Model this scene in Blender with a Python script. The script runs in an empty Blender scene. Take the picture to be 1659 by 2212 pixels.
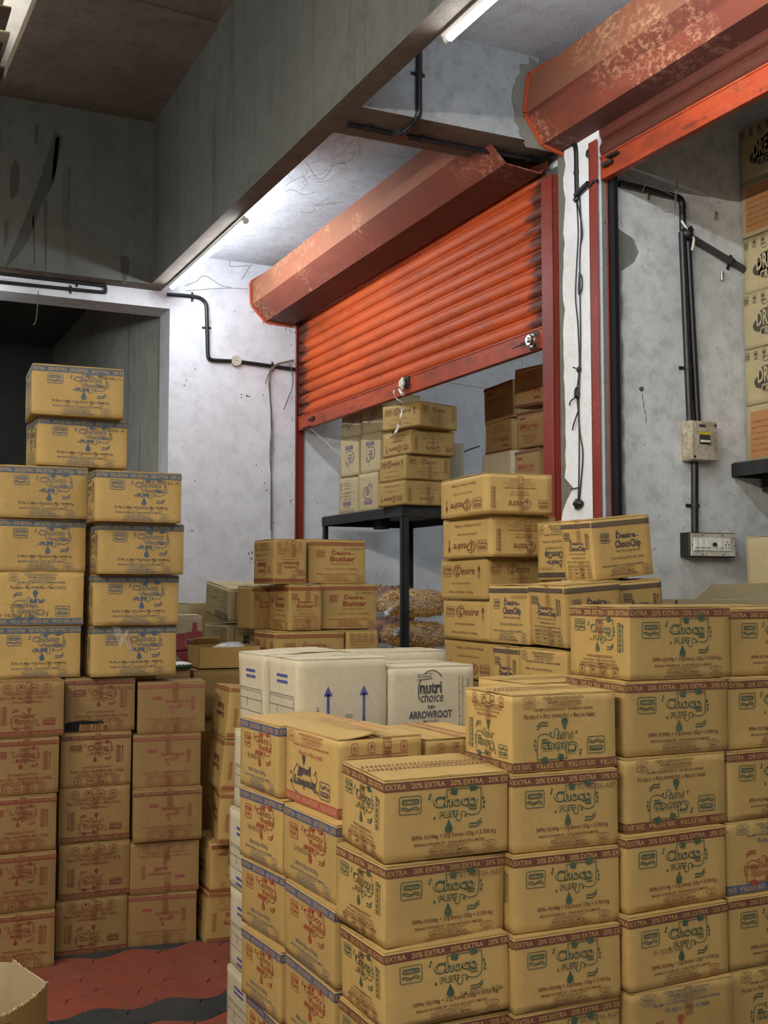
import bpy, bmesh, math, random
from mathutils import Vector, Matrix
from mathutils.geometry import tessellate_polygon

# ------------------------------------------------------------------ camera, world, exposure
scene = bpy.context.scene
COL = scene.collection
cam_data = bpy.data.cameras.new('camera')
cam = bpy.data.objects.new('camera', cam_data)
COL.objects.link(cam)
cam.location = (0.0, 0.0, 1.5)
cam.rotation_euler = (math.pi / 2 + 0.067, 0.0, -0.4478)
cam_data.sensor_fit = 'VERTICAL'
cam_data.sensor_height = 36.0
cam_data.sensor_width = 27.0
cam_data.lens = 36.0 * 2451.0 / 2212.0
cam_data.clip_start = 0.05
scene.camera = cam

world = bpy.data.worlds.new('world')
scene.world = world
world.use_nodes = True
world.node_tree.nodes['Background'].inputs[0].default_value = (0.80, 0.86, 1.0, 1)
world.node_tree.nodes['Background'].inputs[1].default_value = 0.22

scene.view_settings.view_transform = 'Standard'
scene.view_settings.look = 'None'
scene.view_settings.gamma = 1.0
scene.view_settings.use_curve_mapping = False
scene.view_settings.exposure = 0.55

TUBE_POWER = 165.0          # emission strength of the LED battens
random.seed(7)
PI = math.pi

# ------------------------------------------------------------------ materials
MATS = {}
def new_mat(name):
    m = bpy.data.materials.new(name); m.use_nodes = True
    nt = m.node_tree
    bs = nt.nodes['Principled BSDF']
    MATS[name] = m
    return m, nt, bs
def N(nt, typ, **kw):
    n = nt.nodes.new(typ)
    for k, v in kw.items():
        if k.startswith('i_'):
            key = k[2:]
            n.inputs[int(key) if key.isdigit() else key.replace('_', ' ')].default_value = v
        else: setattr(n, k, v)
    return n
def noise(nt, vec, scale, detail=4.0, rough=.6, dist=0.0):
    n = N(nt, 'ShaderNodeTexNoise'); n.inputs['Scale'].default_value = scale
    n.inputs['Detail'].default_value = detail; n.inputs['Roughness'].default_value = rough
    n.inputs['Distortion'].default_value = dist
    nt.links.new(vec, n.inputs['Vector'])
    return n.outputs['Fac']
def ramp(nt, fac, stops):
    r = N(nt, 'ShaderNodeValToRGB')
    els = r.color_ramp.elements
    while len(els) < len(stops): els.new(.5)
    for e, (p, c) in zip(els, stops):
        e.position = p
        e.color = (c, c, c, 1) if isinstance(c, (int, float)) else (*c, 1)
    nt.links.new(fac, r.inputs[0])
    return r.outputs[0]
def mix(nt, fac, a, b, blend='MIX'):
    m = N(nt, 'ShaderNodeMix'); m.data_type = 'RGBA'; m.blend_type = blend
    for s, v in ((0, fac), (6, a), (7, b)):
        if isinstance(v, bpy.types.NodeSocket): nt.links.new(v, m.inputs[s])
        elif s == 0: m.inputs[s].default_value = v
        else: m.inputs[s].default_value = (*v, 1)
    return m.outputs[2]
def coords(nt, mode='Object', scale=(1, 1, 1)):
    if mode == 'World':
        o = N(nt, 'ShaderNodeNewGeometry').outputs['Position']
    else:
        o = N(nt, 'ShaderNodeTexCoord').outputs[mode]
    if scale != (1, 1, 1):
        mp = N(nt, 'ShaderNodeMapping'); mp.inputs['Scale'].default_value = scale
        nt.links.new(o, mp.inputs['Vector']); o = mp.outputs[0]
    return o
def bump(nt, bs, h, strength=.3, dist=.01):
    b = N(nt, 'ShaderNodeBump'); b.inputs['Strength'].default_value = strength; b.inputs['Distance'].default_value = dist
    nt.links.new(h, b.inputs['Height']); nt.links.new(b.outputs[0], bs.inputs['Normal'])

def mat_plain(name, col, rough=.6, metal=0.0):
    m, nt, bs = new_mat(name)
    bs.inputs['Base Color'].default_value = (*col, 1)
    bs.inputs['Roughness'].default_value = rough
    bs.inputs['Metallic'].default_value = metal
    return m
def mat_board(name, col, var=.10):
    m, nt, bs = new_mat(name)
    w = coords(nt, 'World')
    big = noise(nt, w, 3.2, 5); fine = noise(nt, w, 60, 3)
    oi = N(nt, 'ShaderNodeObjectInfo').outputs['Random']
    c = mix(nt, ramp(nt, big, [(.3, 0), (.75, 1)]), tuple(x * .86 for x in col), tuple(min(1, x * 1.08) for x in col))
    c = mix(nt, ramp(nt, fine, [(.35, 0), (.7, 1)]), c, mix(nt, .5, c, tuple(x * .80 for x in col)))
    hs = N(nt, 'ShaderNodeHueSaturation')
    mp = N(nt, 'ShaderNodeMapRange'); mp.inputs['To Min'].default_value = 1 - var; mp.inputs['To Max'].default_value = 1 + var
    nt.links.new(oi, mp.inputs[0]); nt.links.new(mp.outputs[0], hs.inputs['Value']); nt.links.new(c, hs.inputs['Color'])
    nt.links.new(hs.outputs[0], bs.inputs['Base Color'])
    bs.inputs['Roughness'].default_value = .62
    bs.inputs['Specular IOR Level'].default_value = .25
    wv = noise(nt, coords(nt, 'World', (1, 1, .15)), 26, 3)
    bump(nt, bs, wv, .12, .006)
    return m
def mat_ink(name, col, board, wear=.16):
    m, nt, bs = new_mat(name)
    w = coords(nt, 'World')
    f = noise(nt, w, 38, 4, .7)
    k = ramp(nt, f, [(.40, wear * .35), (.78, wear * 1.5)])
    nt.links.new(mix(nt, k, col, board), bs.inputs['Base Color'])
    bs.inputs['Roughness'].default_value = .6
    return m
def mat_plaster(name, col, dirt, amount=.5, scale=1.0, streak=False, bumpy=.35, streak_amt=.5):
    m, nt, bs = new_mat(name)
    w = coords(nt, 'World')
    a = noise(nt, w, 1.1 * scale, 6, .62, .4); b = noise(nt, w, 9 * scale, 6, .7); c = noise(nt, w, 70, 3)
    k = ramp(nt, a, [(.38, 0), (.74, amount)])
    col1 = mix(nt, k, col, dirt)
    k2 = ramp(nt, b, [(.46, 0), (.72, amount * .8)])
    col2 = mix(nt, k2, col1, tuple(x * .8 for x in dirt))
    sp = ramp(nt, noise(nt, w, 34, 2), [(.70, 0), (.77, .55)])
    col3 = mix(nt, sp, col2, tuple(x * .35 for x in dirt))
    if streak:
        s = noise(nt, coords(nt, 'World', (7, 7, .35)), 1.6, 4, .65)
        col3 = mix(nt, ramp(nt, s, [(.35, 0), (.75, streak_amt)]), col3, tuple(min(1, x * 1.5 + .015) for x in dirt))
        s2 = noise(nt, coords(nt, 'World', (5, 5, .25)), 2.2, 3, .5)
        col3 = mix(nt, ramp(nt, s2, [(.60, 0), (.72, streak_amt * .8)]), col3, tuple(x * .45 for x in dirt))
    nt.links.new(col3, bs.inputs['Base Color'])
    bs.inputs['Roughness'].default_value = .85
    bs.inputs['Specular IOR Level'].default_value = .25
    mx = mix(nt, .5, b, c)
    bump(nt, bs, mx, bumpy, .012)
    return m
def mat_paint(name, col, dark, pale, pale_amt=.3, dark_amt=.4, rough=.42, stretch=(1, .3, 1), grime=None):
    m, nt, bs = new_mat(name)
    w = coords(nt, 'World'); ws = coords(nt, 'World', stretch)
    a = noise(nt, ws, 5.5, 6, .7); b = noise(nt, ws, 26, 5, .75); g = noise(nt, w, 2.1, 4, .6)
    c1 = mix(nt, ramp(nt, a, [(.45, 0), (.70, dark_amt)]), col, dark)
    c1 = mix(nt, ramp(nt, b, [(.56, 0), (.66, dark_amt * .9)]), c1, dark)
    gate = ramp(nt, g, [(.50, 0), (.62, 1)])
    fl = ramp(nt, noise(nt, coords(nt, 'World', (1.2, 1, 1.6)), 30, 6, .8), [(.50, 0), (.56, 1)])
    mm = N(nt, 'ShaderNodeMath', operation='MULTIPLY'); nt.links.new(gate, mm.inputs[0]); nt.links.new(fl, mm.inputs[1])
    m2 = N(nt, 'ShaderNodeMath', operation='MULTIPLY'); nt.links.new(mm.outputs[0], m2.inputs[0]); m2.inputs[1].default_value = pale_amt
    c2 = mix(nt, m2.outputs[0], c1, pale)
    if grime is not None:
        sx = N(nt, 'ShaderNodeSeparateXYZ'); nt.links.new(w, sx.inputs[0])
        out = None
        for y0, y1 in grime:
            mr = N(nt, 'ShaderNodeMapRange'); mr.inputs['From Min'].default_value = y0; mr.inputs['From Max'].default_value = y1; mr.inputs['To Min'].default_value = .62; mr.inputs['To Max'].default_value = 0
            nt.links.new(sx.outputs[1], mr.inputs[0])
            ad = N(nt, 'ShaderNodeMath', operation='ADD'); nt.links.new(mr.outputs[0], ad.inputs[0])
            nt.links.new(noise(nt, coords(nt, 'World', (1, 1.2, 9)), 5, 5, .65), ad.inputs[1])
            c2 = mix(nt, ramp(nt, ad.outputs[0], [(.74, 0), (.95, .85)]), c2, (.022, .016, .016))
    nt.links.new(c2, bs.inputs['Base Color'])
    bs.inputs['Roughness'].default_value = rough
    bs.inputs['Specular IOR Level'].default_value = .2
    bump(nt, bs, b, .15, .004)
    return m

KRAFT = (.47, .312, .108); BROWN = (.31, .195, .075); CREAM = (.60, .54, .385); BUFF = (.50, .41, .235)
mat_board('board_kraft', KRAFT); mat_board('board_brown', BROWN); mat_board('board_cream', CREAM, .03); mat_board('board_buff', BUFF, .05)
BOARDS = {'kraft': KRAFT, 'brown': BROWN, 'cream': CREAM, 'buff': BUFF}
INK = {'green': (.006, .062, .042), 'maroon': (.105, .020, .017), 'blue': (.020, .080, .150), 'cobalt': (.022, .060, .175), 'red': (.30, .032, .018), 'brick': (.19, .022, .014),
       'pink': (.33, .042, .052), 'dullpink': (.24, .040, .040), 'navy': (.018, .022, .055), 'black': (.014, .014, .016), 'rust': (.27, .055, .022),
       'wine': (.125, .018, .016), 'royal': (.018, .028, .26), 'purple': (.085, .06, .17), 'orange': (.42, .17, .055),
       'magenta': (.36, .028, .075)}
_inks = {}
def ink(col, board, wear=.16):
    key = (col, board, wear)
    if key not in _inks:
        if col == 'board': _inks[key] = MATS['board_' + board]
        else: _inks[key] = mat_ink('ink_%s_%s_%d' % (col, board, int(wear * 100)), INK[col], BOARDS[board], wear)
    return _inks[key]

mat_plaster('white_plaster', (.80, .82, .88), (.50, .51, .53), .5, 1.0)
mat_plaster('bright_plaster', (.88, .90, .92), (.62, .62, .60), .4, 2.0)
mat_plaster('shop_plaster', (.74, .75, .73), (.38, .38, .35), .75, 1.3)
mat_plaster('ceiling_plaster', (.62, .65, .70), (.36, .37, .38), .6, 1.6, bumpy=.5)
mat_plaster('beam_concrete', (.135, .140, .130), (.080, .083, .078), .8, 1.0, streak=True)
mat_plaster('grey_concrete', (.54, .54, .48), (.27, .27, .235), .7, 1.2, streak=True)
mat_plaster('raw_cement', (.24, .235, .20), (.15, .145, .125), .6, 2.0)
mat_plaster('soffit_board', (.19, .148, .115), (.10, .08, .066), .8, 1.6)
mat_plaster('header_concrete', (.40, .43, .44), (.25, .27, .28), .8, 2.0)
mat_plaster('warm_plaster', (.72, .66, .52), (.5, .45, .35), .4, 2.0)
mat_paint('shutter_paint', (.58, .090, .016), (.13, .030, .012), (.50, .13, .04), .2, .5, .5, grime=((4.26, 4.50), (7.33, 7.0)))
mat_paint('rail_paint', (.42, .062, .020), (.07, .024, .016), (.52, .14, .07), .5, .75, .45)
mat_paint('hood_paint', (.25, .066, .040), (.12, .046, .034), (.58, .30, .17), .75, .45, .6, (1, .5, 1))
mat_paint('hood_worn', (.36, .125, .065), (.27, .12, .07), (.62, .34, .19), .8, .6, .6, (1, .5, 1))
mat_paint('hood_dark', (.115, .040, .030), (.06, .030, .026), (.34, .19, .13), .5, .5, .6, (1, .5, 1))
mat_paint('guide_paint', (.25, .040, .026), (.10, .020, .014), (.42, .09, .06), .4, .4, .42, (1, 1, .3))
mat_plain('edge_orange', (.50, .085, .030), .5)
mat_plain('black_plastic', (.012, .012, .014), .38)
mat_plain('grey_plastic', (.045, .048, .05), .5)
mat_plain('wire', (.035, .030, .026), .6)
mat_plain('dusty_wire', (.16, .13, .10), .8)
mat_plain('steel', (.55, .54, .50), .28, 1.0)
mat_plain('screw_dark', (.05, .045, .04), .5, .6)
mat_plain('white_cloth', (.72, .68, .58), .85)
mat_plain('switch_white', (.78, .77, .70), .35)
mat_plain('dark_void', (.006, .006, .007), .9)
mat_plain('yellow_label', (.62, .50, .03), .6)
mat_plain('green_bag', (.02, .075, .045), .35)
mat_plain('olive_print', (.14, .13, .012), .7)
mat_plain('mat_sheet_pale', (.50, .44, .32), .6)
mat_plain('mat_sheet_dark', (.07, .065, .05), .6)
mat_plain('mat_sheet_brown', (.16, .10, .06), .6)
mat_plain('cobweb', (.30, .26, .22), .9)
mat_plain('crack', (.26, .25, .24), .95)
mat_plain('stain', (.055, .057, .052), .8)
mat_plain('wall_mark', (.09, .085, .08), .9)
mat_plain('red_mark', (.40, .05, .03), .7)
mat_plaster('black_steel', (.022, .023, .024), (.05, .05, .05), .8, 6.0, bumpy=.1)
mat_plaster('shelf_top', (.20, .17, .13), (.08, .075, .06), .8, 3.0, bumpy=.1)
mat_plaster('tile_red', (.25, .062, .038), (.15, .060, .045), .65, 2.2, bumpy=.15)
mat_plaster('tile_black', (.030, .034, .038), (.07, .07, .065), .7, 2.2, bumpy=.15)
mat_plaster('floor_grout', (.10, .055, .04), (.06, .04, .03), .6, 2.0)
mat_plaster('meter_cream', (.60, .54, .42), (.20, .125, .06), 1.0, 7.0, bumpy=.15)
mat_plaster('switch_plate', (.66, .64, .56), (.30, .22, .13), .8, 8.0, bumpy=.05)
mat_plaster('stick_yellow', (.86, .55, .13), (.66, .33, .05), .7, 20.0, bumpy=.1)
mat_plaster('chip_brown', (.50, .19, .07), (.30, .10, .04), .7, 20.0, bumpy=.1)
def mat_film(name, alpha, col=(.9, .92, .95), rough=.12):
    m, nt, bs = new_mat(name)
    out = nt.nodes['Material Output']
    tr = N(nt, 'ShaderNodeBsdfTransparent'); gl = N(nt, 'ShaderNodeBsdfPrincipled')
    gl.inputs['Base Color'].default_value = (*col, 1); gl.inputs['Roughness'].default_value = rough
    f = noise(nt, coords(nt, 'World'), 26, 3)
    mp = N(nt, 'ShaderNodeMapRange'); mp.inputs['To Min'].default_value = alpha * .4; mp.inputs['To Max'].default_value = alpha * 1.6
    nt.links.new(f, mp.inputs[0])
    ms = N(nt, 'ShaderNodeMixShader')
    nt.links.new(mp.outputs[0], ms.inputs[0]); nt.links.new(tr.outputs[0], ms.inputs[1]); nt.links.new(gl.outputs[0], ms.inputs[2])
    nt.links.new(ms.outputs[0], out.inputs[0])
    b = N(nt, 'ShaderNodeBump'); b.inputs['Strength'].default_value = .6; b.inputs['Distance'].default_value = .01
    nt.links.new(noise(nt, coords(nt, 'World'), 55, 3), b.inputs['Height']); nt.links.new(b.outputs[0], gl.inputs['Normal'])
    return m
mat_film('clear_tape', .05, (.60, .45, .27), .12)
mat_film('clear_film', .14, (.95, .95, .93), .10)
mat_film('milky_film', .55)
def mat_emit(name, col, s):
    m, nt, bs = new_mat(name)
    bs.inputs['Base Color'].default_value = (.8, .8, .8, 1)
    bs.inputs['Emission Color'].default_value = (*col, 1); bs.inputs['Emission Strength'].default_value = s
mat_emit('tube_glow', (.86, .94, 1.0), TUBE_POWER * .48)
mat_emit('aisle_tube_glow', (1.0, .93, .84), TUBE_POWER * 1.6)
mat_emit('warm_tube_glow', (1.0, .92, .76), TUBE_POWER * .5)

# ------------------------------------------------------------------ mesh helpers
def link(name, mesh, mats, parent=None, kind=None):
    o = bpy.data.objects.new(name, mesh); COL.objects.link(o)
    if mats and not mesh.materials:
        for m in (mats if isinstance(mats, (list, tuple)) else [mats]):
            mesh.materials.append(MATS[m] if isinstance(m, str) else m)
    if parent is not None: o.parent = parent
    if kind: o['kind'] = kind
    return o
def tag(o, label, cat, group=None):
    o['label'] = label; o['category'] = cat
    if group: o['group'] = group
    return o
def thing(name, label, cat, loc=(0, 0, 0), rot=(0, 0, 0), group=None):
    o = bpy.data.objects.new(name, None); COL.objects.link(o)
    o.location = loc; o.rotation_euler = rot; o.empty_display_size = .05
    return tag(o, label, cat, group)
class MB:
    """collects plain vertices and faces of one mesh"""
    def __init__(s): s.v = []; s.f = []; s.m = []; s.sm = []
    def add(s, vs, fs, mi=0, smooth=False):
        o = len(s.v); s.v += [tuple(p) for p in vs]
        for f in fs: s.f.append([i + o for i in f]); s.m.append(mi); s.sm.append(smooth)
    def box(s, a, b, mi=0, M=None, bev=0.0):
        (x0, y0, z0), (x1, y1, z1) = a, b
        if bev > 0:
            e = bev; vs = []; 
            P = [(x0, x1), (y0, y1), (z0, z1)]
            idx = {}
            for i in (0, 1):
                for j in (0, 1):
                    for k in (0, 1):
                        c = (P[0][i], P[1][j], P[2][k]); d = (e if i == 0 else -e, e if j == 0 else -e, e if k == 0 else -e)
                        for ax in range(3):
                            idx[(i, j, k, ax)] = len(vs)
                            vs.append(tuple(c[t] if t == ax else c[t] + d[t] for t in range(3)))
            g = lambda i, j, k, ax: idx[(i, j, k, ax)]
            fs = [[g(0,0,0,0), g(0,0,1,0), g(0,1,1,0), g(0,1,0,0)], [g(1,0,0,0), g(1,1,0,0), g(1,1,1,0), g(1,0,1,0)],
                  [g(0,0,0,1), g(1,0,0,1), g(1,0,1,1), g(0,0,1,1)], [g(0,1,0,1), g(0,1,1,1), g(1,1,1,1), g(1,1,0,1)],
                  [g(0,0,0,2), g(0,1,0,2), g(1,1,0,2), g(1,0,0,2)], [g(0,0,1,2), g(1,0,1,2), g(1,1,1,2), g(0,1,1,2)]]
            for i in (0, 1):
                for j in (0, 1):
                    fs.append([g(i,j,0,0), g(i,j,1,0), g(i,j,1,1), g(i,j,0,1)]); fs.append([g(i,0,j,0), g(i,1,j,0), g(i,1,j,2), g(i,0,j,2)])
                    fs.append([g(0,i,j,1), g(1,i,j,1), g(1,i,j,2), g(0,i,j,2)])
                    for k in (0, 1): fs.append([g(i,j,k,0), g(i,j,k,1), g(i,j,k,2)])
        else:
            vs = [(x0,y0,z0),(x1,y0,z0),(x1,y1,z0),(x0,y1,z0),(x0,y0,z1),(x1,y0,z1),(x1,y1,z1),(x0,y1,z1)]
            fs = [[0,3,2,1],[4,5,6,7],[0,1,5,4],[1,2,6,5],[2,3,7,6],[3,0,4,7]]
        if M is not None: vs = [M @ Vector(p) for p in vs]
        s.add(vs, fs, mi); return s
    def tube(s, pts, r, n=10, mi=0, caps=True, smooth=True):
        pts = [Vector(p) for p in pts]; L = len(pts)
        rr = r if isinstance(r, (list, tuple)) else [r] * L
        t0 = (pts[1] - pts[0]).normalized()
        u = t0.orthogonal().normalized(); rings = []
        for i, p in enumerate(pts):
            t = (pts[min(i+1, L-1)] - pts[max(i-1, 0)]).normalized()
            u = (u - t * u.dot(t)); u = u.normalized() if u.length > 1e-6 else t.orthogonal().normalized()
            w = t.cross(u)
            rings.append([p + (u * math.cos(2*PI*k/n) + w * math.sin(2*PI*k/n)) * rr[i] for k in range(n)])
        vs = [q for R in rings for q in R]; fs = []
        for i in range(L - 1):
            for k in range(n): fs.append([i*n+k, i*n+(k+1) % n, (i+1)*n+(k+1) % n, (i+1)*n+k])
        s.add(vs, fs, mi, smooth)
        if caps: 
            s.add(rings[0], [list(range(n))[::-1]], mi); s.add(rings[-1], [list(range(n))], mi)
        return s
    def prism(s, prof, axis, a, b, mi=0, closed=True, smooth=False):
        """extrude a 2-D profile along an axis; profile coordinates are the other two axes in order"""
        def P(p, t):
            if axis == 0: return (t, p[0], p[1])
            if axis == 1: return (p[0], t, p[1])
            return (p[0], p[1], t)
        n = len(prof); vs = [P(p, a) for p in prof] + [P(p, b) for p in prof]
        rng = range(n) if closed else range(n - 1)
        s.add(vs, [[i, (i+1) % n, n + (i+1) % n, n + i] for i in rng], mi, smooth)
        if closed:
            tri = tessellate_polygon([[Vector((p[0], p[1], 0)) for p in prof]])
            s.add(vs[:n], [list(t) for t in tri], mi); s.add(vs[n:], [list(t)[::-1] for t in tri], mi)
        return s
    def disc(s, c, r, ax, h, n=16, mi=0):
        c = Vector(c); ax = Vector(ax).normalized()
        return s.tube([c, c + ax * h], r, n, mi, True, True)
    def mesh(s, name):
        me = bpy.data.meshes.new(name); me.from_pydata(s.v, [], s.f)
        me.polygons.foreach_set('material_index', s.m); me.polygons.foreach_set('use_smooth', s.sm)
        me.update(); return me
    def obj(s, name, mats, parent=None, kind=None, fix=True):
        me = s.mesh(name)
        if fix:
            bm = bmesh.new(); bm.from_mesh(me); bmesh.ops.recalc_face_normals(bm, faces=bm.faces); bm.to_mesh(me); bm.free()
        return link(name, me, mats, parent, kind)
def curve_pts(pts, sub=6):
    """Catmull-Rom through the points"""
    P = [Vector(p) for p in pts]; out = []
    for i in range(len(P) - 1):
        p0, p1, p2, p3 = P[max(i-1, 0)], P[i], P[i+1], P[min(i+2, len(P)-1)]
        for k in range(sub):
            t = k / sub
            out.append(.5 * ((2*p1) + (p2-p0)*t + (2*p0-5*p1+4*p2-p3)*t*t + (3*p1-p0-3*p2+p3)*t**3))
    out.append(P[-1]); return out
def round_path(pts, r=.03, k=4):
    """polyline with rounded bends"""
    P = [Vector(p) for p in pts]; out = [P[0]]
    for i in range(1, len(P) - 1):
        a, b, c = P[i-1], P[i], P[i+1]
        d1 = min(r, (a-b).length * .45); d2 = min(r, (c-b).length * .45)
        s = b + (a-b).normalized() * d1; e = b + (c-b).normalized() * d2
        for j in range(k + 1):
            t = j / k; out.append((1-t)**2 * s + 2*t*(1-t) * b + t*t * e)
    out.append(P[-1]); return out
def structure(name, boxes, mat, bev=0):
    m = MB()
    for a, b in boxes: m.box(a, b, bev=bev)
    return m.obj(name, mat, kind='structure')


# ------------------------------------------------------------------ room shell (metres; x right along the far wall, y into the depth)
YF = 7.35      # far wall face
XS = 2.87      # plane of the roller shutters
structure('wall_far', [((1.945, YF, 0), (6.6, YF + .25, 5.6)), ((-3.2, YF, 3.36), (1.945, YF + .25, 5.6)), ((-3.2, YF, 0), (-1.4, YF + .25, 3.36))], 'white_plaster')
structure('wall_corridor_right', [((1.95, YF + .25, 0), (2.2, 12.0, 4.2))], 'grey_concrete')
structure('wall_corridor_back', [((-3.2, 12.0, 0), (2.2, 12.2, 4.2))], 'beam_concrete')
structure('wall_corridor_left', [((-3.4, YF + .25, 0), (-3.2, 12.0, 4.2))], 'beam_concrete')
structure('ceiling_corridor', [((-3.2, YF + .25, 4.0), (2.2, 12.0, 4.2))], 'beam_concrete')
structure('wall_left', [((-3.4, -3.2, 0), (-3.2, YF, 5.6))], 'grey_concrete')
structure('wall_back', [((-3.4, -3.4, 3.6), (6.6, -3.2, 5.6)), ((2.9, -3.4, 0), (6.6, -3.2, 3.6))], 'white_plaster')   # opening below the lintel is added to let in world fill light
structure('wall_right', [((2.90, -3.2, 3.44), (3.08, 3.87, 4.3)), ((2.90, 4.17, 3.42), (3.08, YF, 4.3)), ((2.90, -3.2, 0), (3.08, .7, 3.44))], 'white_plaster')
structure('wall_partition', [((XS, 3.845, 0), (6.6, 4.165, 4.3))], 'raw_cement')
structure('wall_shop_back', [((6.6, -3.2, 0), (6.8, YF + .25, 4.3))], 'shop_plaster')
structure('ceiling_shops', [((3.08, -3.2, 4.0), (6.6, YF, 4.2))], 'shop_plaster')
structure('ceiling_far_bay', [((1.88, 4.42, 3.74), (2.92, YF, 3.95))], 'ceiling_plaster')
structure('ceiling_near_bay', [((1.88, -3.2, 3.86), (2.92, 4.13, 4.05))], 'ceiling_plaster')
structure('ceiling_upper', [((-3.4, -3.4, 5.6), (2.9, YF, 5.8))], 'warm_plaster')
structure('floor', [((-3.4, -3.4, -.12), (6.8, 12.2, -.004))], 'floor_grout')
FLOOR = bpy.data.objects['floor']
def beam(name, a, b, mats, under):
    m = MB(); m.box(a, b)
    o = m.obj(name, mats, kind='structure')
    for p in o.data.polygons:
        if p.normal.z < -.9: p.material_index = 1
    return o
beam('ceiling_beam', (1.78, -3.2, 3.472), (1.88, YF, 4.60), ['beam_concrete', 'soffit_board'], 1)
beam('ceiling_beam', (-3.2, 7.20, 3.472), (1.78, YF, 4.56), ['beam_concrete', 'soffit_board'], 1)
beam('ceiling_beam', (1.88, 4.13, 3.472), (2.95, 4.42, 4.3), ['header_concrete', 'soffit_board'], 1)
# loft slab with an uneven board step
m = MB()
m.prism([(.845, 5.90), (.805, 7.2), (1.78, 7.2), (1.78, 5.80), (1.22, 5.745)], 2, 4.55, 4.62)
m.obj('ceiling_loft_board', 'soffit_board', kind='structure')
m = MB()
m.prism([(.86, 5.2), (.845, 5.90), (1.22, 5.745), (1.78, 5.80), (1.78, 3.4), (.9, 3.4)], 2, 4.575, 4.66)
m.obj('ceiling_loft_slab', 'soffit_board', kind='structure')

# plaster coats with torn edges over the raw cement
def coat(name, pts, fixed, axis, thick, mat):
    m = MB(); m.prism(pts, axis, fixed, fixed + thick); return m.obj(name, mat, kind='structure')
def jag(n, a, b, amp, base, rnd):
    return [(base + rnd.uniform(-amp, amp), a + (b - a) * i / n) for i in range(n + 1)]
rnd = random.Random(3)
edge = jag(70, 0.0, 3.47, .010, 4.112, rnd)
edge = [(y + (-.05 if z < 1.98 and z > 1.9 else 0) + (.035 if z < 1.85 else 0) - .03 * max(0, (z - 2.85)), z) for y, z in edge]
coat('wall_pillar_plaster', [(3.845, 3.47), (3.845, 0.0)] + edge, XS - .012, 0, .0125, 'bright_plaster')
edge = jag(90, 0.0, 4.2, .007, 2.965, rnd)
def bite(x, z):
    if 2.86 < z < 3.02: x += .10 * math.sin((z - 2.86) / .16 * PI) ** .6
    if z > 3.02: x -= .04
    return (x, z)
edge = [bite(x, z) for x, z in edge]
coat('wall_partition_plaster', [(6.6, 4.2), (6.6, 0.0)] + edge, 3.833, 1, .013, 'shop_plaster')
# raw cement border where the second shutter cover meets the cross beam
pat = [(2.95, 3.44), (2.95, 3.87)]
for px, pz in ((2.76, 3.858), (2.70, 3.85), (2.655, 3.81), (2.625, 3.74), (2.612, 3.66), (2.625, 3.585), (2.645, 3.52), (2.68, 3.474)):
    for q in range(3): pat.append((px + rnd.uniform(-.009, .009) - .004 * q, pz - .018 * q))
coat('wall_cement_patch', pat, 4.122, 1, .0085, 'raw_cement')

# ------------------------------------------------------------------ floor of wavy interlocking tiles
SH = .31      # shift of each row against the one before
def tile_mesh(name):
    W, Hh, g = .262, .205, .0016
    def bot(t): return .030 * math.sin(2 * PI * t)
    def top(t): return .030 * math.sin(2 * PI * (t - SH))
    def side(t): return .024 * math.sin(2 * PI * t)
    pts = []; n = 12
    for i in range(n): pts.append((W * i / n, bot(i / n)))
    for i in range(n): t = i / n; pts.append((W + side(t), bot(1) + (Hh + top(1) - bot(1)) * t))
    for i in range(n): t = 1 - i / n; pts.append((W * t, Hh + top(t)))
    for i in range(n): t = 1 - i / n; pts.append((side(t), bot(0) + (Hh + top(0) - bot(0)) * t))
    cx, cy = W / 2, Hh / 2
    ins = [(x + (cx - x) * g / .13, y + (cy - y) * g / .13) for x, y in pts]
    ins2 = [(x + (cx - x) * .035, y + (cy - y) * .035) for x, y in pts]
    m = MB(); k = len(pts)
    vs = [(x, y, -.004) for x, y in ins] + [(x, y, .0015) for x, y in ins] + [(x, y, .004) for x, y in ins2]
    m.add(vs, [[i, (i+1) % k, k+(i+1) % k, k+i] for i in range(k)] + [[k+i, k+(i+1) % k, 2*k+(i+1) % k, 2*k+i] for i in range(k)])
    tri = tessellate_polygon([[Vector((x, y, 0)) for x, y in ins2]])
    m.add(vs[2*k:], [list(t) for t in tri])
    me = m.mesh(name)
    bm = bmesh.new(); bm.from_mesh(me); bmesh.ops.recalc_face_normals(bm, faces=bm.faces); bm.to_mesh(me); bm.free()
    return me
T_RED, T_BLK = tile_mesh('tile_red'), tile_mesh('tile_black')
T_RED.materials.append(MATS['tile_red']); T_BLK.materials.append(MATS['tile_black'])
rnd = random.Random(11)
ang = math.radians(-2.0)
for j in range(-1, 13):
    for i in range(-3, 11):
        lx = -.25 + i * .262 + ((j * SH) % 1) * .262; ly = 2.55 + j * .205
        x = lx * math.cos(ang) - ly * math.sin(ang); y = lx * math.sin(ang) + ly * math.cos(ang)
        if x > 1.9: continue
        t = bpy.data.objects.new('tile', T_BLK if (j % 4) == 3 else T_RED); COL.objects.link(t)
        t.location = (x, y, rnd.uniform(-.0012, .0012)); t.rotation_euler = (rnd.uniform(-.004, .004), rnd.uniform(-.004, .004), ang)
        t.parent = FLOOR

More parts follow.
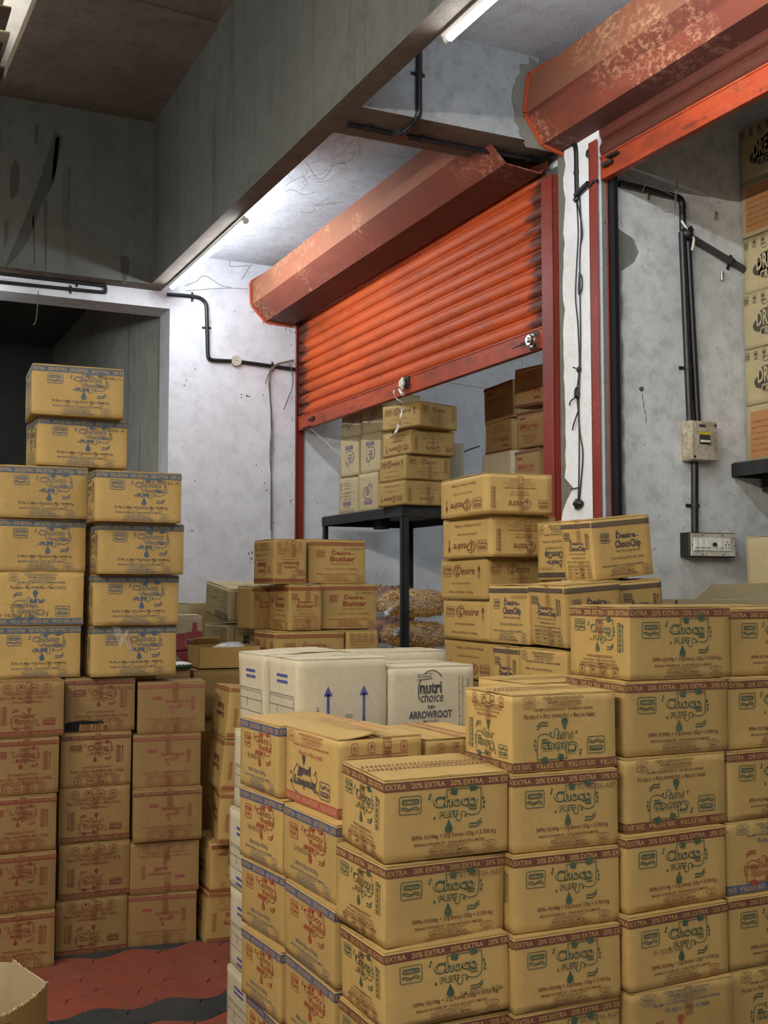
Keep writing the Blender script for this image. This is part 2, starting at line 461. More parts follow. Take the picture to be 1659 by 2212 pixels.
# ------------------------------------------------------------------ lamps
def batten(name, label, p0, p1, out, mat='tube_glow', drop=-.006):
    """LED batten: glowing tube on a slim white base along p0-p1; out = direction away from the base"""
    p0, p1, o = Vector(p0), Vector(p1), Vector(out)
    t = thing(name, label, 'lamp', tuple((p0 + p1) / 2), group='LED battens on the concrete beams')
    c = (p0 + p1) / 2; d = (p1 - p0).normalized(); s = d.cross(o).normalized(); L = (p1 - p0).length / 2
    M = Matrix((d, s, o)).transposed().to_4x4()
    b = MB(); b.box((-L, -.012, 0), (L, .012, .016), M=M, bev=.003); b.obj('lamp_base', 'switch_white', t)
    g = MB(); g.tube([o * .027 - d * (L - .02), o * .027 + d * (L - .02)], .014, 12); g.obj('tube', mat, t)
    e = MB()
    for sg in (-1, 1): e.tube([o * .027 + d * sg * (L - .022), o * .027 + d * sg * L], .0155, 12)
    e.obj('end_cap', 'switch_white', t, 'stuff')
    return t
batten('tube_light', 'glowing white LED tube at the far end of the long concrete beam', (1.882, 5.65, 3.470), (1.882, 7.16, 3.470), (.7071, 0, -.7071))
batten('tube_light', 'glowing white LED tube on the long beam above the cross beam', (1.882, 1.9, 3.470), (1.882, 3.44, 3.470), (.7071, 0, -.7071))
batten('tube_light', 'LED tube on the long beam beyond the upper edge of the photo', (1.882, -.4, 3.470), (1.882, 1.15, 3.470), (.7071, 0, -.7071))
batten('tube_light', 'LED tube hanging by the far lintel beyond the left edge of the photo', (-.80, 7.22, 3.34), (.74, 7.22, 3.34), (0, 0, -1))
batten('tube_light', 'LED tube on the partition inside the far shop, hidden by the pillar', (3.95, 4.165, 2.85), (5.4, 4.165, 2.85), (0, 1, 0))
batten('tube_light', 'LED tube hanging over the left aisle, nearest the gateway', (-1.0, -1.9, 3.15), (-1.0, -.4, 3.15), (0, 0, -1), 'aisle_tube_glow')
batten('tube_light', 'LED tube hanging over the left aisle, middle of the row', (-1.0, .2, 3.15), (-1.0, 1.7, 3.15), (0, 0, -1), 'aisle_tube_glow')
batten('tube_light', 'LED tube hanging over the left aisle, farthest of the row', (-1.0, 2.3, 3.15), (-1.0, 3.8, 3.15), (0, 0, -1), 'aisle_tube_glow')
batten('tube_light', 'LED tube in the loft above the boards', (-.6, 6.6, 5.59), (.9, 6.6, 5.59), (0, 0, -1), 'warm_tube_glow')

# ------------------------------------------------------------------ roller shutters
def slat_prof(p):
    o = [(.004, 0), (.001, .0015), (-.005, .006), (-.0105, .013), (-.0140, .023), (-.0150, .034), (-.0140, .045), (-.0105, .055), (-.005, .062), (.001, .0665), (.004, .068), (.004, p)]
    return [(x, z) for x, z in o] + [(x + .0016, z) for x, z in o[::-1]]
def shutter(name, label, y0, y1, zb, zt, sagz=0):
    t = thing(name, label, 'shutter', (XS, (y0 + y1) / 2, zb), group='red roller shutters')
    p = .0735; me = None; z = zb + .098; n = 0
    while z < zt:
        if me is None:
            m = MB(); m.prism(slat_prof(p), 1, -(y1 - y0) / 2, (y1 - y0) / 2, smooth=False)
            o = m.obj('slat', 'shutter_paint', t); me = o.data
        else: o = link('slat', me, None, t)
        o.location = (0, 0, z - zb); z += p; n += 1
    m = MB(); h = (y1 - y0) / 2
    m.box((-.012, -h, 0), (-.008, h, .096), bev=.001); m.box((-.008, -h, 0), (.022, h, .004)); m.box((-.016, -h, .090), (-.006, h, .098))
    m.obj('bottom_rail', 'rail_paint', t)
    return t
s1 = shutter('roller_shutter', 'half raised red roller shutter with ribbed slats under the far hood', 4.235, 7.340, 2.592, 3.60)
s2 = shutter('roller_shutter', 'fully raised red roller shutter, only its bottom rail showing near the top right', .75, 3.835, 3.222, 3.75)
def guide(parent, y, s, ztop, wide=.085):
    m = MB(); x = XS
    a, b = (y, y + s * wide) if s > 0 else (y + s * wide, y)
    m.box((x - .028, a, 0), (x - .024, b, ztop), bev=.001); m.box((x + .024, a, 0), (x + .028, b, ztop), bev=.001)
    yo = y + s * wide
    m.box((x - .028, min(yo, yo - s * .004), 0), (x + .028, max(yo, yo - s * .004), ztop))
    o = m.obj('guide_rail', 'guide_paint', parent); o.matrix_parent_inverse = Matrix.Translation(-parent.location)
guide(s1, 4.262, -1, 3.36, .092); guide(s1, 7.325, 1, 3.36, .022)
guide(s2, 3.838, 1, 3.40, .058)
m = MB(); m.box((XS + .03, 3.80, 0), (XS + .05, 3.846, 3.25)); o = m.obj('guide_rail', 'black_plastic', s2); o.matrix_parent_inverse = Matrix.Translation(-s2.location)
o['label'] = 'black inner guide channel'
def hood(prof, near, y0, y1, par):
    """folded sheet cover; near = the same profile at the near end"""
    n = len(prof); m = MB()
    cx = sum(p[0] for p in prof) / n; cz = sum(p[1] for p in prof) / n
    ring = lambda pr, y: [(x, y, z) for x, z in pr] + [(x + .004, y, z + .004) for x, z in pr[::-1]]
    A, B = ring(near, y0), ring(prof, y1); k = 2 * n
    m.add(A + B, [[i, (i+1) % k, k + (i+1) % k, k + i] for i in range(k)])
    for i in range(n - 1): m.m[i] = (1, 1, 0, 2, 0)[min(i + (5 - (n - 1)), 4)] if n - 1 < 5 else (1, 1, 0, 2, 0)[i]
    m.add(A, [[i, i+1, k-2-i, k-1-i] for i in range(n - 1)]); m.add(B, [[i+1, i, k-1-i, k-2-i] for i in range(n - 1)])
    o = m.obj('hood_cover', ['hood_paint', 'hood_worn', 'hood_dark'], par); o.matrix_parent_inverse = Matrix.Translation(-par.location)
    # folded end flange against the wall
    e = MB()
    for i in range(n - 1):
        a, b = Vector((prof[i][0], 0, prof[i][1])), Vector((prof[i+1][0], 0, prof[i+1][1]))
        d = (b - a).normalized(); nn = Vector((d.z, 0, -d.x)); nn = nn if nn.dot(Vector((cx - a.x, 0, cz - a.z))) < 0 else -nn
        vs = []
        for yy in (y1 - .012, y1 - .001):
            vs += [(*(a + nn * .002),), (*(b + nn * .002),), (*(b + nn * .016),), (*(a + nn * .016),)]
        vs = [(v[0], (y1 - .012 if k < 4 else y1 - .001), v[2]) for k, v in enumerate(vs)]
        e.add(vs, [[0,1,2,3],[7,6,5,4],[0,4,5,1],[1,5,6,2],[2,6,7,3],[3,7,4,0]])
    o = e.obj('end_flange', 'edge_orange', par); o.matrix_parent_inverse = Matrix.Translation(-par.location)
    return o
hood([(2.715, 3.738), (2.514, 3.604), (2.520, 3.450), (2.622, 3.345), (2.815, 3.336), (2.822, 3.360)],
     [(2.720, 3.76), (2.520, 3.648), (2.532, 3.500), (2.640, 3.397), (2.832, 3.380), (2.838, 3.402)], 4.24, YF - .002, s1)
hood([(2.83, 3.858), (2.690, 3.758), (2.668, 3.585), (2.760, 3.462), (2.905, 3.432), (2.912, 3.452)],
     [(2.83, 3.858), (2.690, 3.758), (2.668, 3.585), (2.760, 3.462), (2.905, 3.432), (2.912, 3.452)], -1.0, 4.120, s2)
# lock disc and bolts on the raised shutter
def child(m, name, mat, par, kind=None):
    o = m.obj(name, mat, par, kind); o.matrix_parent_inverse = Matrix.Translation(-par.location); return o
m = MB(); m.disc((2.855, 4.345, 2.635), .030, (-1, 0, 0), .016, 20); m.disc((2.840, 4.345, 2.635), .024, (-1, 0, 0), .020, 20)
m.disc((2.822, 4.345, 2.635), .012, (-1, 0, 0), .012, 14); child(m, 'lock_disc', 'steel', s1)
m = MB(); m.tube([(2.836, 4.36, 2.638), (2.835, 4.43, 2.637)], [.006, .003], 8); m.tube([(2.83, 4.36, 2.628), (2.83, 4.50, 2.626)], [.007, .002], 8)
m.box((2.850, 4.315, 2.595), (2.858, 4.385, 2.675), bev=.004); child(m, 'lock_bolt', 'screw_dark', s1)
m = MB(); m.tube([(2.852, 7.12, 2.640), (2.850, 7.02, 2.643)], .008, 8); m.box((2.845, 7.03, 2.628), (2.858, 7.07, 2.655), bev=.002); m.tube([(2.852, 7.10, 2.598), (2.85, 7.22, 2.596)], .005, 8)
child(m, 'side_bolt', 'screw_dark', s1)
m = MB(); m.box((2.846, 5.615, 2.62), (2.858, 5.66, 2.69), bev=.003); m.box((2.842, 5.70, 2.635), (2.858, 5.725, 2.67), bev=.003); child(m, 'handle_plate', 'screw_dark', s1)
m = MB()
m.tube([(2.868, 3.90, 3.385), (2.842, 3.90, 3.36), (2.842, 3.89, 3.335), (2.866, 3.885, 3.32)], .006, 8); m.disc((2.852, 3.90, 3.36), .02, (-1, 0, 0), .008, 14); child(m, 'pulley_hook', 'screw_dark', s2)
m = MB(); m.box((2.835, 3.74, 3.262), (2.858, 3.80, 3.278), bev=.002); child(m, 'side_bolt', 'screw_dark', s2)
m = MB(); m.box((2.830, 3.70, 3.288), (2.858, 3.765, 3.30), bev=.002); child(m, 'side_bolt', 'screw_dark', s2)
m = MB(); m.tube([(2.84, 3.83, 3.215), (2.838, 3.86, 3.222), (2.842, 3.89, 3.208)], .007, 8); child(m, 'side_bolt', 'screw_dark', s2)
# rag and cloth strip tied to the raised shutter
def blob(c, r, seed, sub=2, amp=.25, sq=(1, 1, 1)):
    rn = random.Random(seed); bm = bmesh.new(); bmesh.ops.create_icosphere(bm, subdivisions=sub, radius=1)
    ph = [rn.uniform(0, 6.28) for _ in range(6)]
    for v in bm.verts:
        p = v.co; k = 1 + amp * (math.sin(3 * p.x + ph[0]) * math.sin(4 * p.y + ph[1]) + .5 * math.sin(7 * p.z + ph[2]) * math.sin(6 * p.x + ph[3]) + .3 * math.sin(11 * p.y + ph[4]))
        v.co = Vector((p.x * k * r * sq[0] + c[0], p.y * k * r * sq[1] + c[1], p.z * k * r * sq[2] + c[2]))
    m = MB(); bm.verts.index_update(); m.add([tuple(v.co) for v in bm.verts], [[v.index for v in f.verts] for f in bm.faces], 0, True); bm.free(); return m
t = thing('tie_rag', 'dirty white rag strip knotted to the raised shutter rail', 'rag', (2.83, 5.66, 2.646))
child(blob((2.832, 5.655, 2.65), .028, 5, 3, .30, (.5, 1, 1.1)), 'knot', 'white_cloth', t)
m = MB(); P = curve_pts([(2.83, 5.66, 2.651), (2.825, 5.73, 2.636), (2.826, 5.754, 2.613), (2.822, 5.707, 2.569), (2.825, 5.631, 2.531), (2.82, 5.643, 2.486), (2.823, 5.672, 2.432), (2.82, 5.707, 2.389), (2.82, 5.773, 2.363), (2.82, 5.839, 2.357)], 8)
vs = []; 
for i, p in enumerate(P):
    a = i * .22; w = .011 * (1 + .4 * math.sin(i * .9)); d = Vector((math.sin(a) * w * .5, math.cos(a) * w, .3 * w))
    vs += [p - d, p + d, p + d + Vector((.002, 0, 0)), p - d + Vector((.002, 0, 0))]
m.add(vs, [[4*i+k, 4*i+(k+1) % 4, 4*i+4+(k+1) % 4, 4*i+4+k] for i in range(len(P) - 1) for k in range(4)], 0, True)
m.tube([(2.83, 5.69, 2.62), (2.825, 5.66, 2.60), (2.828, 5.64, 2.585)], [.009, .008, .012], 7)
child(m, 'strip', 'white_cloth', t)

# ------------------------------------------------------------------ conduits, boxes and wiring
def conduit(label, pts, r=.0125, nrm=(0, -1, 0), clips=(), bend=.035, mat='black_plastic', tails=()):
    P = [Vector(p) for p in pts]
    t = thing('conduit', label, 'pipe', tuple(P[0]))
    m = MB(); m.tube([p - P[0] for p in round_path(P, bend, 5)], r, 12); m.obj('pipe', mat, t)
    n = Vector(nrm)
    for (i, f) in clips:
        a, b = P[i], P[i + 1]; c = a.lerp(b, f) - P[0]; d = (b - a).normalized(); s = d.cross(n).normalized()
        m = MB(); M = Matrix((d, s, n)).transposed().to_4x4(); M.translation = c
        m.box((-.007, -r * 2.4, -r * 1.0), (.007, r * 2.4, -r * .7), M=M)
        m.tube([c - d * .007, c + d * .007], r * 1.22, 12)
        for sg in (-1, 1): m.disc(c + s * sg * r * 1.9 - n * r * .7, .0035, n, .004, 8)
        m.obj('clip', 'screw_dark', t)
    return t
D = conduit('black conduit from the far tube light down the white wall to the shutter', [[1.92,7.337,3.452],[2.044,7.337,3.458],[2.147,7.337,3.457],[2.192,7.337,3.423],[2.206,7.337,3.053],[2.229,7.337,3.036],[2.405,7.337,3.044],[2.832,7.337,3.0245]], .0135, clips=((3, .45), (6, .62), (1, .5)))
conduit('black conduit looped along the lintel under the far beam', [[.5,7.337,3.466],[1.514,7.337,3.462],[1.516,7.337,3.418],[.5,7.337,3.406]], .0115, clips=((0, .82), (2, .22)), bend=.012)
conduit('dark conduit along the underside of the cross beam', [[1.89,4.289,3.459],[2.142,4.299,3.459],[2.452,4.294,3.459],[2.845,4.284,3.459]], .0125, nrm=(0, 0, -1), clips=((0, .35), (1, .35), (2, .85)))
conduit('black conduit dropping down the face of the cross beam', [[2.142,4.117,3.855],[2.140,4.117,3.48],[2.136,4.16,3.455],[2.134,4.26,3.452]], .014, clips=((0, .52),), bend=.02)
conduit('short black conduit bent down the top of the white pillar', [[2.855,4.283,3.457],[2.857,4.02,3.452],[2.857,4.003,3.42],[2.857,4.001,3.221]], .0125, nrm=(-1, 0, 0), clips=((2, .55),))
conduit('black conduit stub tied across the pillar to the shutter guide', [[2.848,3.999,3.205],[2.846,3.905,3.228]], .013, nrm=(-1, 0, 0))
conduit('black conduit across the shop partition bending down', [[2.945,3.818,3.216],[3.101,3.818,3.21],[3.26,3.818,3.204],[3.283,3.818,3.187],[3.281,3.818,3.06]], .0145, bend=.03)
conduit('straight black conduit down to the breaker box', [[3.277,3.818,3.05],[3.303,3.818,2.222]], .0155, clips=((0, .72),))
conduit('second black conduit slanting down to the breaker box', [[3.309,3.818,3.010],[3.345,3.818,2.222]], .0145)
conduit('short black conduit between breaker box and switchboard', [[3.324,3.818,2.043],[3.318,3.818,1.740]], .0155, clips=((0, .62),))
conduit('dusty grey conduit running diagonally behind the cloud printed cartons', [[3.305,3.815,3.039],[3.66,3.818,2.918]], .015, mat='grey_plastic', clips=((0, .7),))
def jbox(label, c, n, mat, r=.032):
    t = thing('junction_box', label, 'junction box', c); m = MB(); n = Vector(n)
    m.disc((0, 0, 0), r, n, .022, 24); m.obj('body', mat if mat != 'switch_white' else 'screw_dark', t)
    m = MB(); m.disc(n * .021, r * .96, n, .007, 24); m.disc(n * .028, r * .55, n, .003, 24); m.obj('lid', mat, t)
    m = MB(); m.disc(n * .030, .004, n, .003, 8); m.obj('screw', 'screw_dark', t)
    return t
jbox('round cream junction box on the black wall conduit', (2.404, 7.348, 3.046), (0, -1, 0), 'switch_plate', .036)
jbox('round black junction box under the cross beam', (2.134, 4.286, 3.470), (0, 0, -1), 'black_plastic', .04)
# breaker box
t = thing('breaker_box', 'rust stained cream breaker box with three switches on the partition', 'breaker box', (3.335, 3.833, 2.045))
m = MB(); m.box((-.072, -.062, 0), (.072, 0, .172), bev=.004); m.obj('body', 'meter_cream', t)
m = MB(); m.box((-.070, -.070, .002), (.070, -.062, .170), bev=.003); f = m.obj('cover', 'meter_cream', t)
m = MB(); m.box((-.030, -.0715, .070), (.030, -.069, .125), bev=.001); m.obj('window', 'grey_plastic', f)
m = MB(); m.box((-.030, -.0722, .112), (.030, -.0712, .124)); m.obj('warning_strip', 'yellow_label', f)
for i in range(3):
    m = MB(); m.box((-.024 + i * .0165, -.080, .078), (-.024 + i * .0165 + .0125, -.070, .088), bev=.0015); m.obj('breaker_switch', 'switch_white', f)
for x, z in ((.058, .155), (-.058, .015)):
    m = MB(); m.disc((x, -.070, z), .0055, (0, -1, 0), .003, 10); m.obj('screw', 'screw_dark', f)
m = MB(); m.box((-.030, -.0712, .144), (.004, -.0702, .156)); m.obj('name_plate', 'grey_plastic', f)
# switchboard
t = thing('switchboard', 'black switchboard with white plate, five switches and a socket', 'switchboard', (3.375, 3.833, 1.632))
m = MB(); m.box((-.128, -.060, 0), (.128, 0, .105), bev=.003); m.obj('body', 'black_plastic', t)
m = MB(); m.box((-.122, -.066, .004), (.122, -.060, .101), bev=.002); f = m.obj('plate', 'switch_plate', t)
for i, x in enumerate((-.098, -.068, -.038, .034)):
    m = MB(); m.box((x - .0135, -.071, .026), (x + .0135, -.066, .082), bev=.002); sw = m.obj('switch', 'switch_white', f)
    m = MB(); m.prism([(-.071, .038), (-.0775, .042), (-.072, .070)], 0, x - .009, x + .009); m.obj('rocker', 'switch_white', sw)
m = MB(); m.box((-.022, -.071, .026), (.018, -.066, .082), bev=.002); sw = m.obj('dimmer', 'switch_white', f)
m = MB(); m.disc((-.002, -.071, .054), .0085, (0, -1, 0), .010, 14); m.obj('knob', 'black_plastic', sw)
m = MB(); m.box((.052, -.071, .026), (.092, -.066, .082), bev=.002); sw = m.obj('socket', 'switch_white', f)
m = MB()
for x, z in ((.064, .040), (.080, .040), (.064, .054), (.080, .054), (.072, .066)): m.disc((x, -.0708, z), .003, (0, -1, 0), .001, 10)
m.obj('socket_holes', 'black_plastic', sw, 'stuff')
for x, z in ((-.06, .094), (.05, .094), (-.06, .011), (.055, .011), (-.117, .05), (.117, .05)):
    m = MB(); m.disc((x, -.066, z), .003, (0, -1, 0), .002, 8); m.obj('screw', 'screw_dark', f)
# loose wires
def wires(name, label, paths, mat, r=.003, extra=()):
    t = thing(name, label, 'cable', tuple(paths[0][0])); o = Vector(paths[0][0])
    for p in paths:
        m = MB(); m.tube([q - o for q in curve_pts(p, 5)], r, 6); m.obj('strand', mat, t)
    for e in extra:
        m = MB(); m.v = [tuple(Vector(q) - o) for q in e.v]; m.f = e.f; m.m = e.m; m.sm = e.sm; m.obj('knot', 'black_plastic', t)
    return t
wires('hanging_wires', 'bundle of dusty wires hanging down the white wall beside the shutter', [
 [[2.825,7.325,3.09],[2.702,7.325,3.05],[2.645,7.325,3.0],[2.639,7.325,2.886],[2.661,7.325,2.679],[2.649,7.325,2.422],[2.664,7.325,2.167],[2.667,7.33,1.60]],
 [[2.81,7.32,3.075],[2.721,7.32,3.051],[2.667,7.32,3.014],[2.647,7.32,2.96],[2.644,7.32,2.806],[2.666,7.32,2.582],[2.658,7.32,2.326],[2.672,7.335,1.60]],
 [[2.82,7.322,3.08],[2.71,7.322,3.055],[2.656,7.322,3.008],[2.645,7.322,2.92],[2.653,7.322,2.70],[2.657,7.322,2.45],[2.662,7.335,1.9]],
 [[2.785,7.318,3.056],[2.809,7.318,2.986],[2.807,7.318,2.895],[2.776,7.318,2.808],[2.746,7.318,2.732]],
 [[2.65,7.318,3.0],[2.62,7.31,2.95],[2.61,7.31,2.90]]], 'dusty_wire', .0035)
kn = [blob((2.85, 4.012, 2.338), .016, 3, 2, .4, (.5, 1, 1.6)), blob((2.85, 3.996, 2.44), .011, 4, 2, .4, (.5, 1.6, 1)), blob((2.848, 4.010, 1.86), .026, 8, 2, .35, (.6, 1.2, .9)), blob((2.846, 3.998, 3.19), .013, 9, 2, .35, (.7, 1.4, 1))]
wires('hanging_wires', 'knotted black wires hanging down the white pillar', [
 [[2.852,4.002,3.213],[2.855,3.995,3.046],[2.853,4.004,2.926],[2.853,4.018,2.766],[2.853,4.003,2.64],[2.853,3.996,2.457],[2.851,4.012,2.338],[2.853,4.004,2.226],[2.853,4.003,2.116],[2.853,4.009,1.957],[2.85,4.012,1.868]],
 [[2.852,3.977,3.2],[2.852,3.97,3.039],[2.852,3.983,2.9],[2.852,3.983,2.595],[2.852,3.989,2.455],[2.852,4.002,2.296],[2.852,3.998,2.175],[2.852,3.976,2.073],[2.852,3.995,1.936],[2.852,4.007,1.867]],
 [[2.85,3.995,3.18],[2.846,3.965,3.10],[2.848,3.955,3.02],[2.85,3.975,2.98]],
 [[2.85,3.985,2.86],[2.846,3.96,2.83],[2.848,3.965,2.78],[2.85,3.99,2.77],[2.85,3.985,2.85]],
 [[2.85,4.0,2.33],[2.842,4.045,2.31],[2.842,4.055,2.29]], [[2.848,4.0,2.26],[2.842,4.03,2.20],[2.842,4.035,2.18]],
 [[2.85,3.996,2.44],[2.845,4.03,2.455]], [[2.848,4.0,1.93],[2.84,4.05,1.925]]], 'black_plastic', .0032, kn)
t = thing('tie_rag', 'pale cloth scrap tied where two conduits cross on the partition', 'rag', (3.29, 3.80, 3.045))
m = MB(); m.tube(curve_pts([(-.03, .0, .05), (-.012, -.006, .02), (.0, -.012, .0), (.015, -.012, -.012), (.03, -.008, -.03), (.026, 0, -.075)], 4), [.006] * 21, 6); m.tube(curve_pts([(.0, -.012, .01), (.03, -.01, .016), (.04, -.006, .03)], 4), .003, 6); m.obj('strip', 'white_cloth', t)
m = blob((.003, -.008, -.002), .024, 21, 2, .3, (1, .6, 1.1)); m.obj('knot', 'black_plastic', t)
# small wall fittings
for lab, c in (('small metal saddle clip left alone high on the partition', (3.475, 3.826, 3.155)), ('small metal stub under the high partition conduit', (3.10, 3.826, 3.185)), ('small nail peg low on the partition by the shelf', (3.505, 3.826, 2.885))):
    t = thing('wall_clip', lab, 'clip', c); m = MB(); m.box((-.006, -.006, -.020), (.006, .006, .020), bev=.002); m.obj('plate', 'steel', t)
    m = MB(); m.disc((0, -.006, .008), .003, (0, -1, 0), .004, 8); m.obj('screw', 'screw_dark', t)
# loose strings at the lintel
wires('hanging_string', 'thin knotted string dangling from the lintel', [[[1.086,7.30,3.37],[1.083,7.3,3.27],[1.075,7.3,3.18],[1.06,7.3,3.15]]], 'dusty_wire', .003)
wires('hanging_wire', 'curved pale wire loop hanging in the dark opening', [[[.86,7.5,3.36],[.865,7.5,3.28],[.84,7.5,3.21],[.78,7.5,3.17],[.70,7.5,3.19]]], 'switch_white', .003)
# cracks and cobwebs (wear of the plaster)
def cracks(name, paths, mat, r):
    m = MB()
    for p in paths: m.tube(curve_pts(p, 4), r, 5)
    return m.obj(name, mat, kind='stuff')
o = cracks('wall_cracks', [[[2.045,7.349,3.528],[2.125,7.349,3.569],[2.163,7.349,3.609],[2.205,7.349,3.607],[2.254,7.349,3.581],[2.31,7.349,3.556],[2.369,7.349,3.556]], [[2.052,7.349,3.494],[2.206,7.349,3.524],[2.369,7.349,3.55],[2.485,7.349,3.557]], [[2.52,7.349,3.735],[2.494,7.349,3.707],[2.468,7.349,3.658],[2.441,7.349,3.62]], [[2.36,7.349,3.74],[2.355,7.349,3.71],[2.37,7.349,3.70],[2.45,7.349,3.715],[2.50,7.349,3.725]]], 'crack', .0022)
tag(o, 'hairline cracks and web threads in the white plaster above the conduit', 'crack')
rn = random.Random(5); paths = []
for (cx, cy) in ((2.19, 5.55), (2.30, 5.25), (2.42, 5.9), (2.15, 5.9)):
    for k in range(5):
        a = rn.uniform(0, 6.28); p = [cx + rn.uniform(-.12, .12), cy + rn.uniform(-.3, .3), 3.737]; q = [p]
        for s in range(5):
            a += rn.uniform(-.7, .7); q.append([q[-1][0] + .035 * math.cos(a), q[-1][1] + .06 * math.sin(a), 3.737 - rn.uniform(0, .012)])
        paths.append(q)
paths += [[[2.17, 5.45, 3.737], [2.18, 5.42, 3.69], [2.22, 5.40, 3.64], [2.27, 5.38, 3.69], [2.28, 5.36, 3.737]]]
o = cracks('ceiling_cobwebs', paths, 'crack', .0011); tag(o, 'dusty cobweb threads on the white ceiling beside the far hood', 'cobweb')
paths = [[[2.95,3.80,3.27],[3.05,3.80,3.23],[3.17,3.80,3.21],[3.22,3.80,3.20]], [[3.24,3.80,3.28],[3.225,3.80,3.17],[3.22,3.80,3.10]], [[3.245,3.80,3.27],[3.235,3.80,3.20],[3.22,3.80,3.12]], [[3.07,3.80,3.23],[3.05,3.80,3.19]], [[3.12,3.8,3.18],[3.14,3.8,3.14],[3.18,3.8,3.12],[3.21,3.8,3.13]]]
o = cracks('partition_cobwebs', paths, 'cobweb', .0018); tag(o, 'brown cobweb strands hanging under the raised shutter by the partition', 'cobweb')
o = cracks('wall_strip', [[[3.9,7.345,3.047],[4.392,7.345,3.014]], [[4.713,7.345,3.45],[4.714,7.345,3.15]]], 'switch_white', .006); o['kind'] = 'thing'; tag(o, 'thin cream trunking strips on the wall inside the shop', 'trunking')
o = cracks('shop_wire', [[[3.92,7.33,2.30],[4.02,7.3,2.36],[4.15,7.3,2.50],[4.3,7.3,2.56]]], 'black_plastic', .005); o['kind'] = 'thing'; tag(o, 'thin black wire crossing the shaded wall inside the shop', 'cable')
# wet streaks on the far beam, pock marks and paint flecks on the white wall (each with its own outline)
m = MB()
def drip(pts, y):
    P = [(p.x, p.y) for p in curve_pts([(a, b, 0) for a, b in pts + pts[:1]], 3)][:-1]
    m.add([(x, y, z) for x, z in P], [list(t) for t in tessellate_polygon([[Vector((x, z, 0)) for x, z in P]])])
for s in ([[1.151, 4.374], [1.2, 4.337], [1.14, 4.028], [1.094, 3.932], [1.002, 3.654], [.9, 3.495], [.881, 3.507], [.985, 3.798], [1.072, 4.077]], [[.914, 4.155], [.942, 4.115], [.94, 3.968], [.908, 3.904], [.892, 3.916], [.888, 4.077]], [[.862, 3.751], [.884, 3.755], [.881, 3.638], [.86, 3.6]],
          [[1.094, 3.932], [1.114, 3.906], [1.117, 3.493], [1.108, 3.486]], [[1.027, 3.804], [1.035, 3.805], [1.049, 3.543], [1.04, 3.536]], [[1.157, 4.33], [1.18, 4.334], [1.157, 4.061], [1.139, 4.073]], [[1.57, 3.64], [1.636, 3.618], [1.623, 3.495], [1.603, 3.447], [1.584, 3.52]], [[1.24, 4.164], [1.252, 4.166], [1.25, 3.941], [1.241, 3.955]], [[1.031, 4.403], [1.054, 4.395], [1.045, 4.286], [1.031, 4.293]]): drip(s, 7.1988)
o = m.obj('wall_stains', 'stain', kind='stuff'); tag(o, 'dark wet streaks running down the far concrete beam', 'stain')
rn = random.Random(12)
m = MB()
def fleck(x, z, y, r, q=1.0, mi=0):
    n = 7; P = [(x + r * math.cos(2*PI*k/n) * rn.uniform(.6, 1.2), z + r * q * math.sin(2*PI*k/n) * rn.uniform(.6, 1.2)) for k in range(n)]
    m.add([(a, y, b) for a, b in P], [list(range(n))[::-1]], mi)
for x, z, r in ((2.449, 2.821, .006), (2.489, 2.814, .009), (2.505, 2.812, .007), (2.45, 2.80, .005)): fleck(x, z, 7.3488, r)
for _ in range(48): fleck(rn.uniform(2.0, 2.82), rn.uniform(1.6, 3.0), 7.3488, rn.choice((.0015, .002, .0025, .004)), rn.uniform(.6, 2.2))
for _ in range(40): fleck(rn.uniform(2.9, 3.5), rn.uniform(1.5, 2.6), 7.3488, rn.choice((.0015, .002, .0025)), rn.uniform(.6, 4))
for _ in range(40): fleck(rn.uniform(3.0, 3.65), rn.uniform(1.5, 3.2), 3.8325, rn.choice((.0012, .0018, .0025)), rn.uniform(.6, 2.2))
fleck(3.055, 2.345, 3.8325, .016, .8)
for k in range(4): fleck(3.06 + .006 * k, 2.31 - .03 * k, 3.8325, .0025, 8)
for x, z in ((2.62, 2.22), (2.635, 2.17), (2.80, 3.30), (2.77, 3.305), (2.70, 3.325), (2.84, 3.29), (2.53, 3.40), (2.60, 3.335), (2.655, 3.32), (2.50, 3.58)): fleck(x, z, 7.3486, .004, rn.uniform(.5, 3), 1)
for _ in range(26): fleck(2.812 + rn.uniform(-.004, .012), rn.uniform(1.7, 3.3), 7.3486, .0025, rn.uniform(1, 6), 1)
for x0, z0, t in ((2.51, 1.735, 0), (2.53, 1.70, 1)):
    for k in range(3): fleck(x0 + .025 * k, z0 + .006 * k, 7.3486, .006, 1.6)
m.v = [tuple(v) for v in m.v]
o = m.obj('wall_marks', ['wall_mark', 'red_mark'], kind='stuff'); tag(o, 'small pock marks and red paint flecks on the white walls', 'marks')


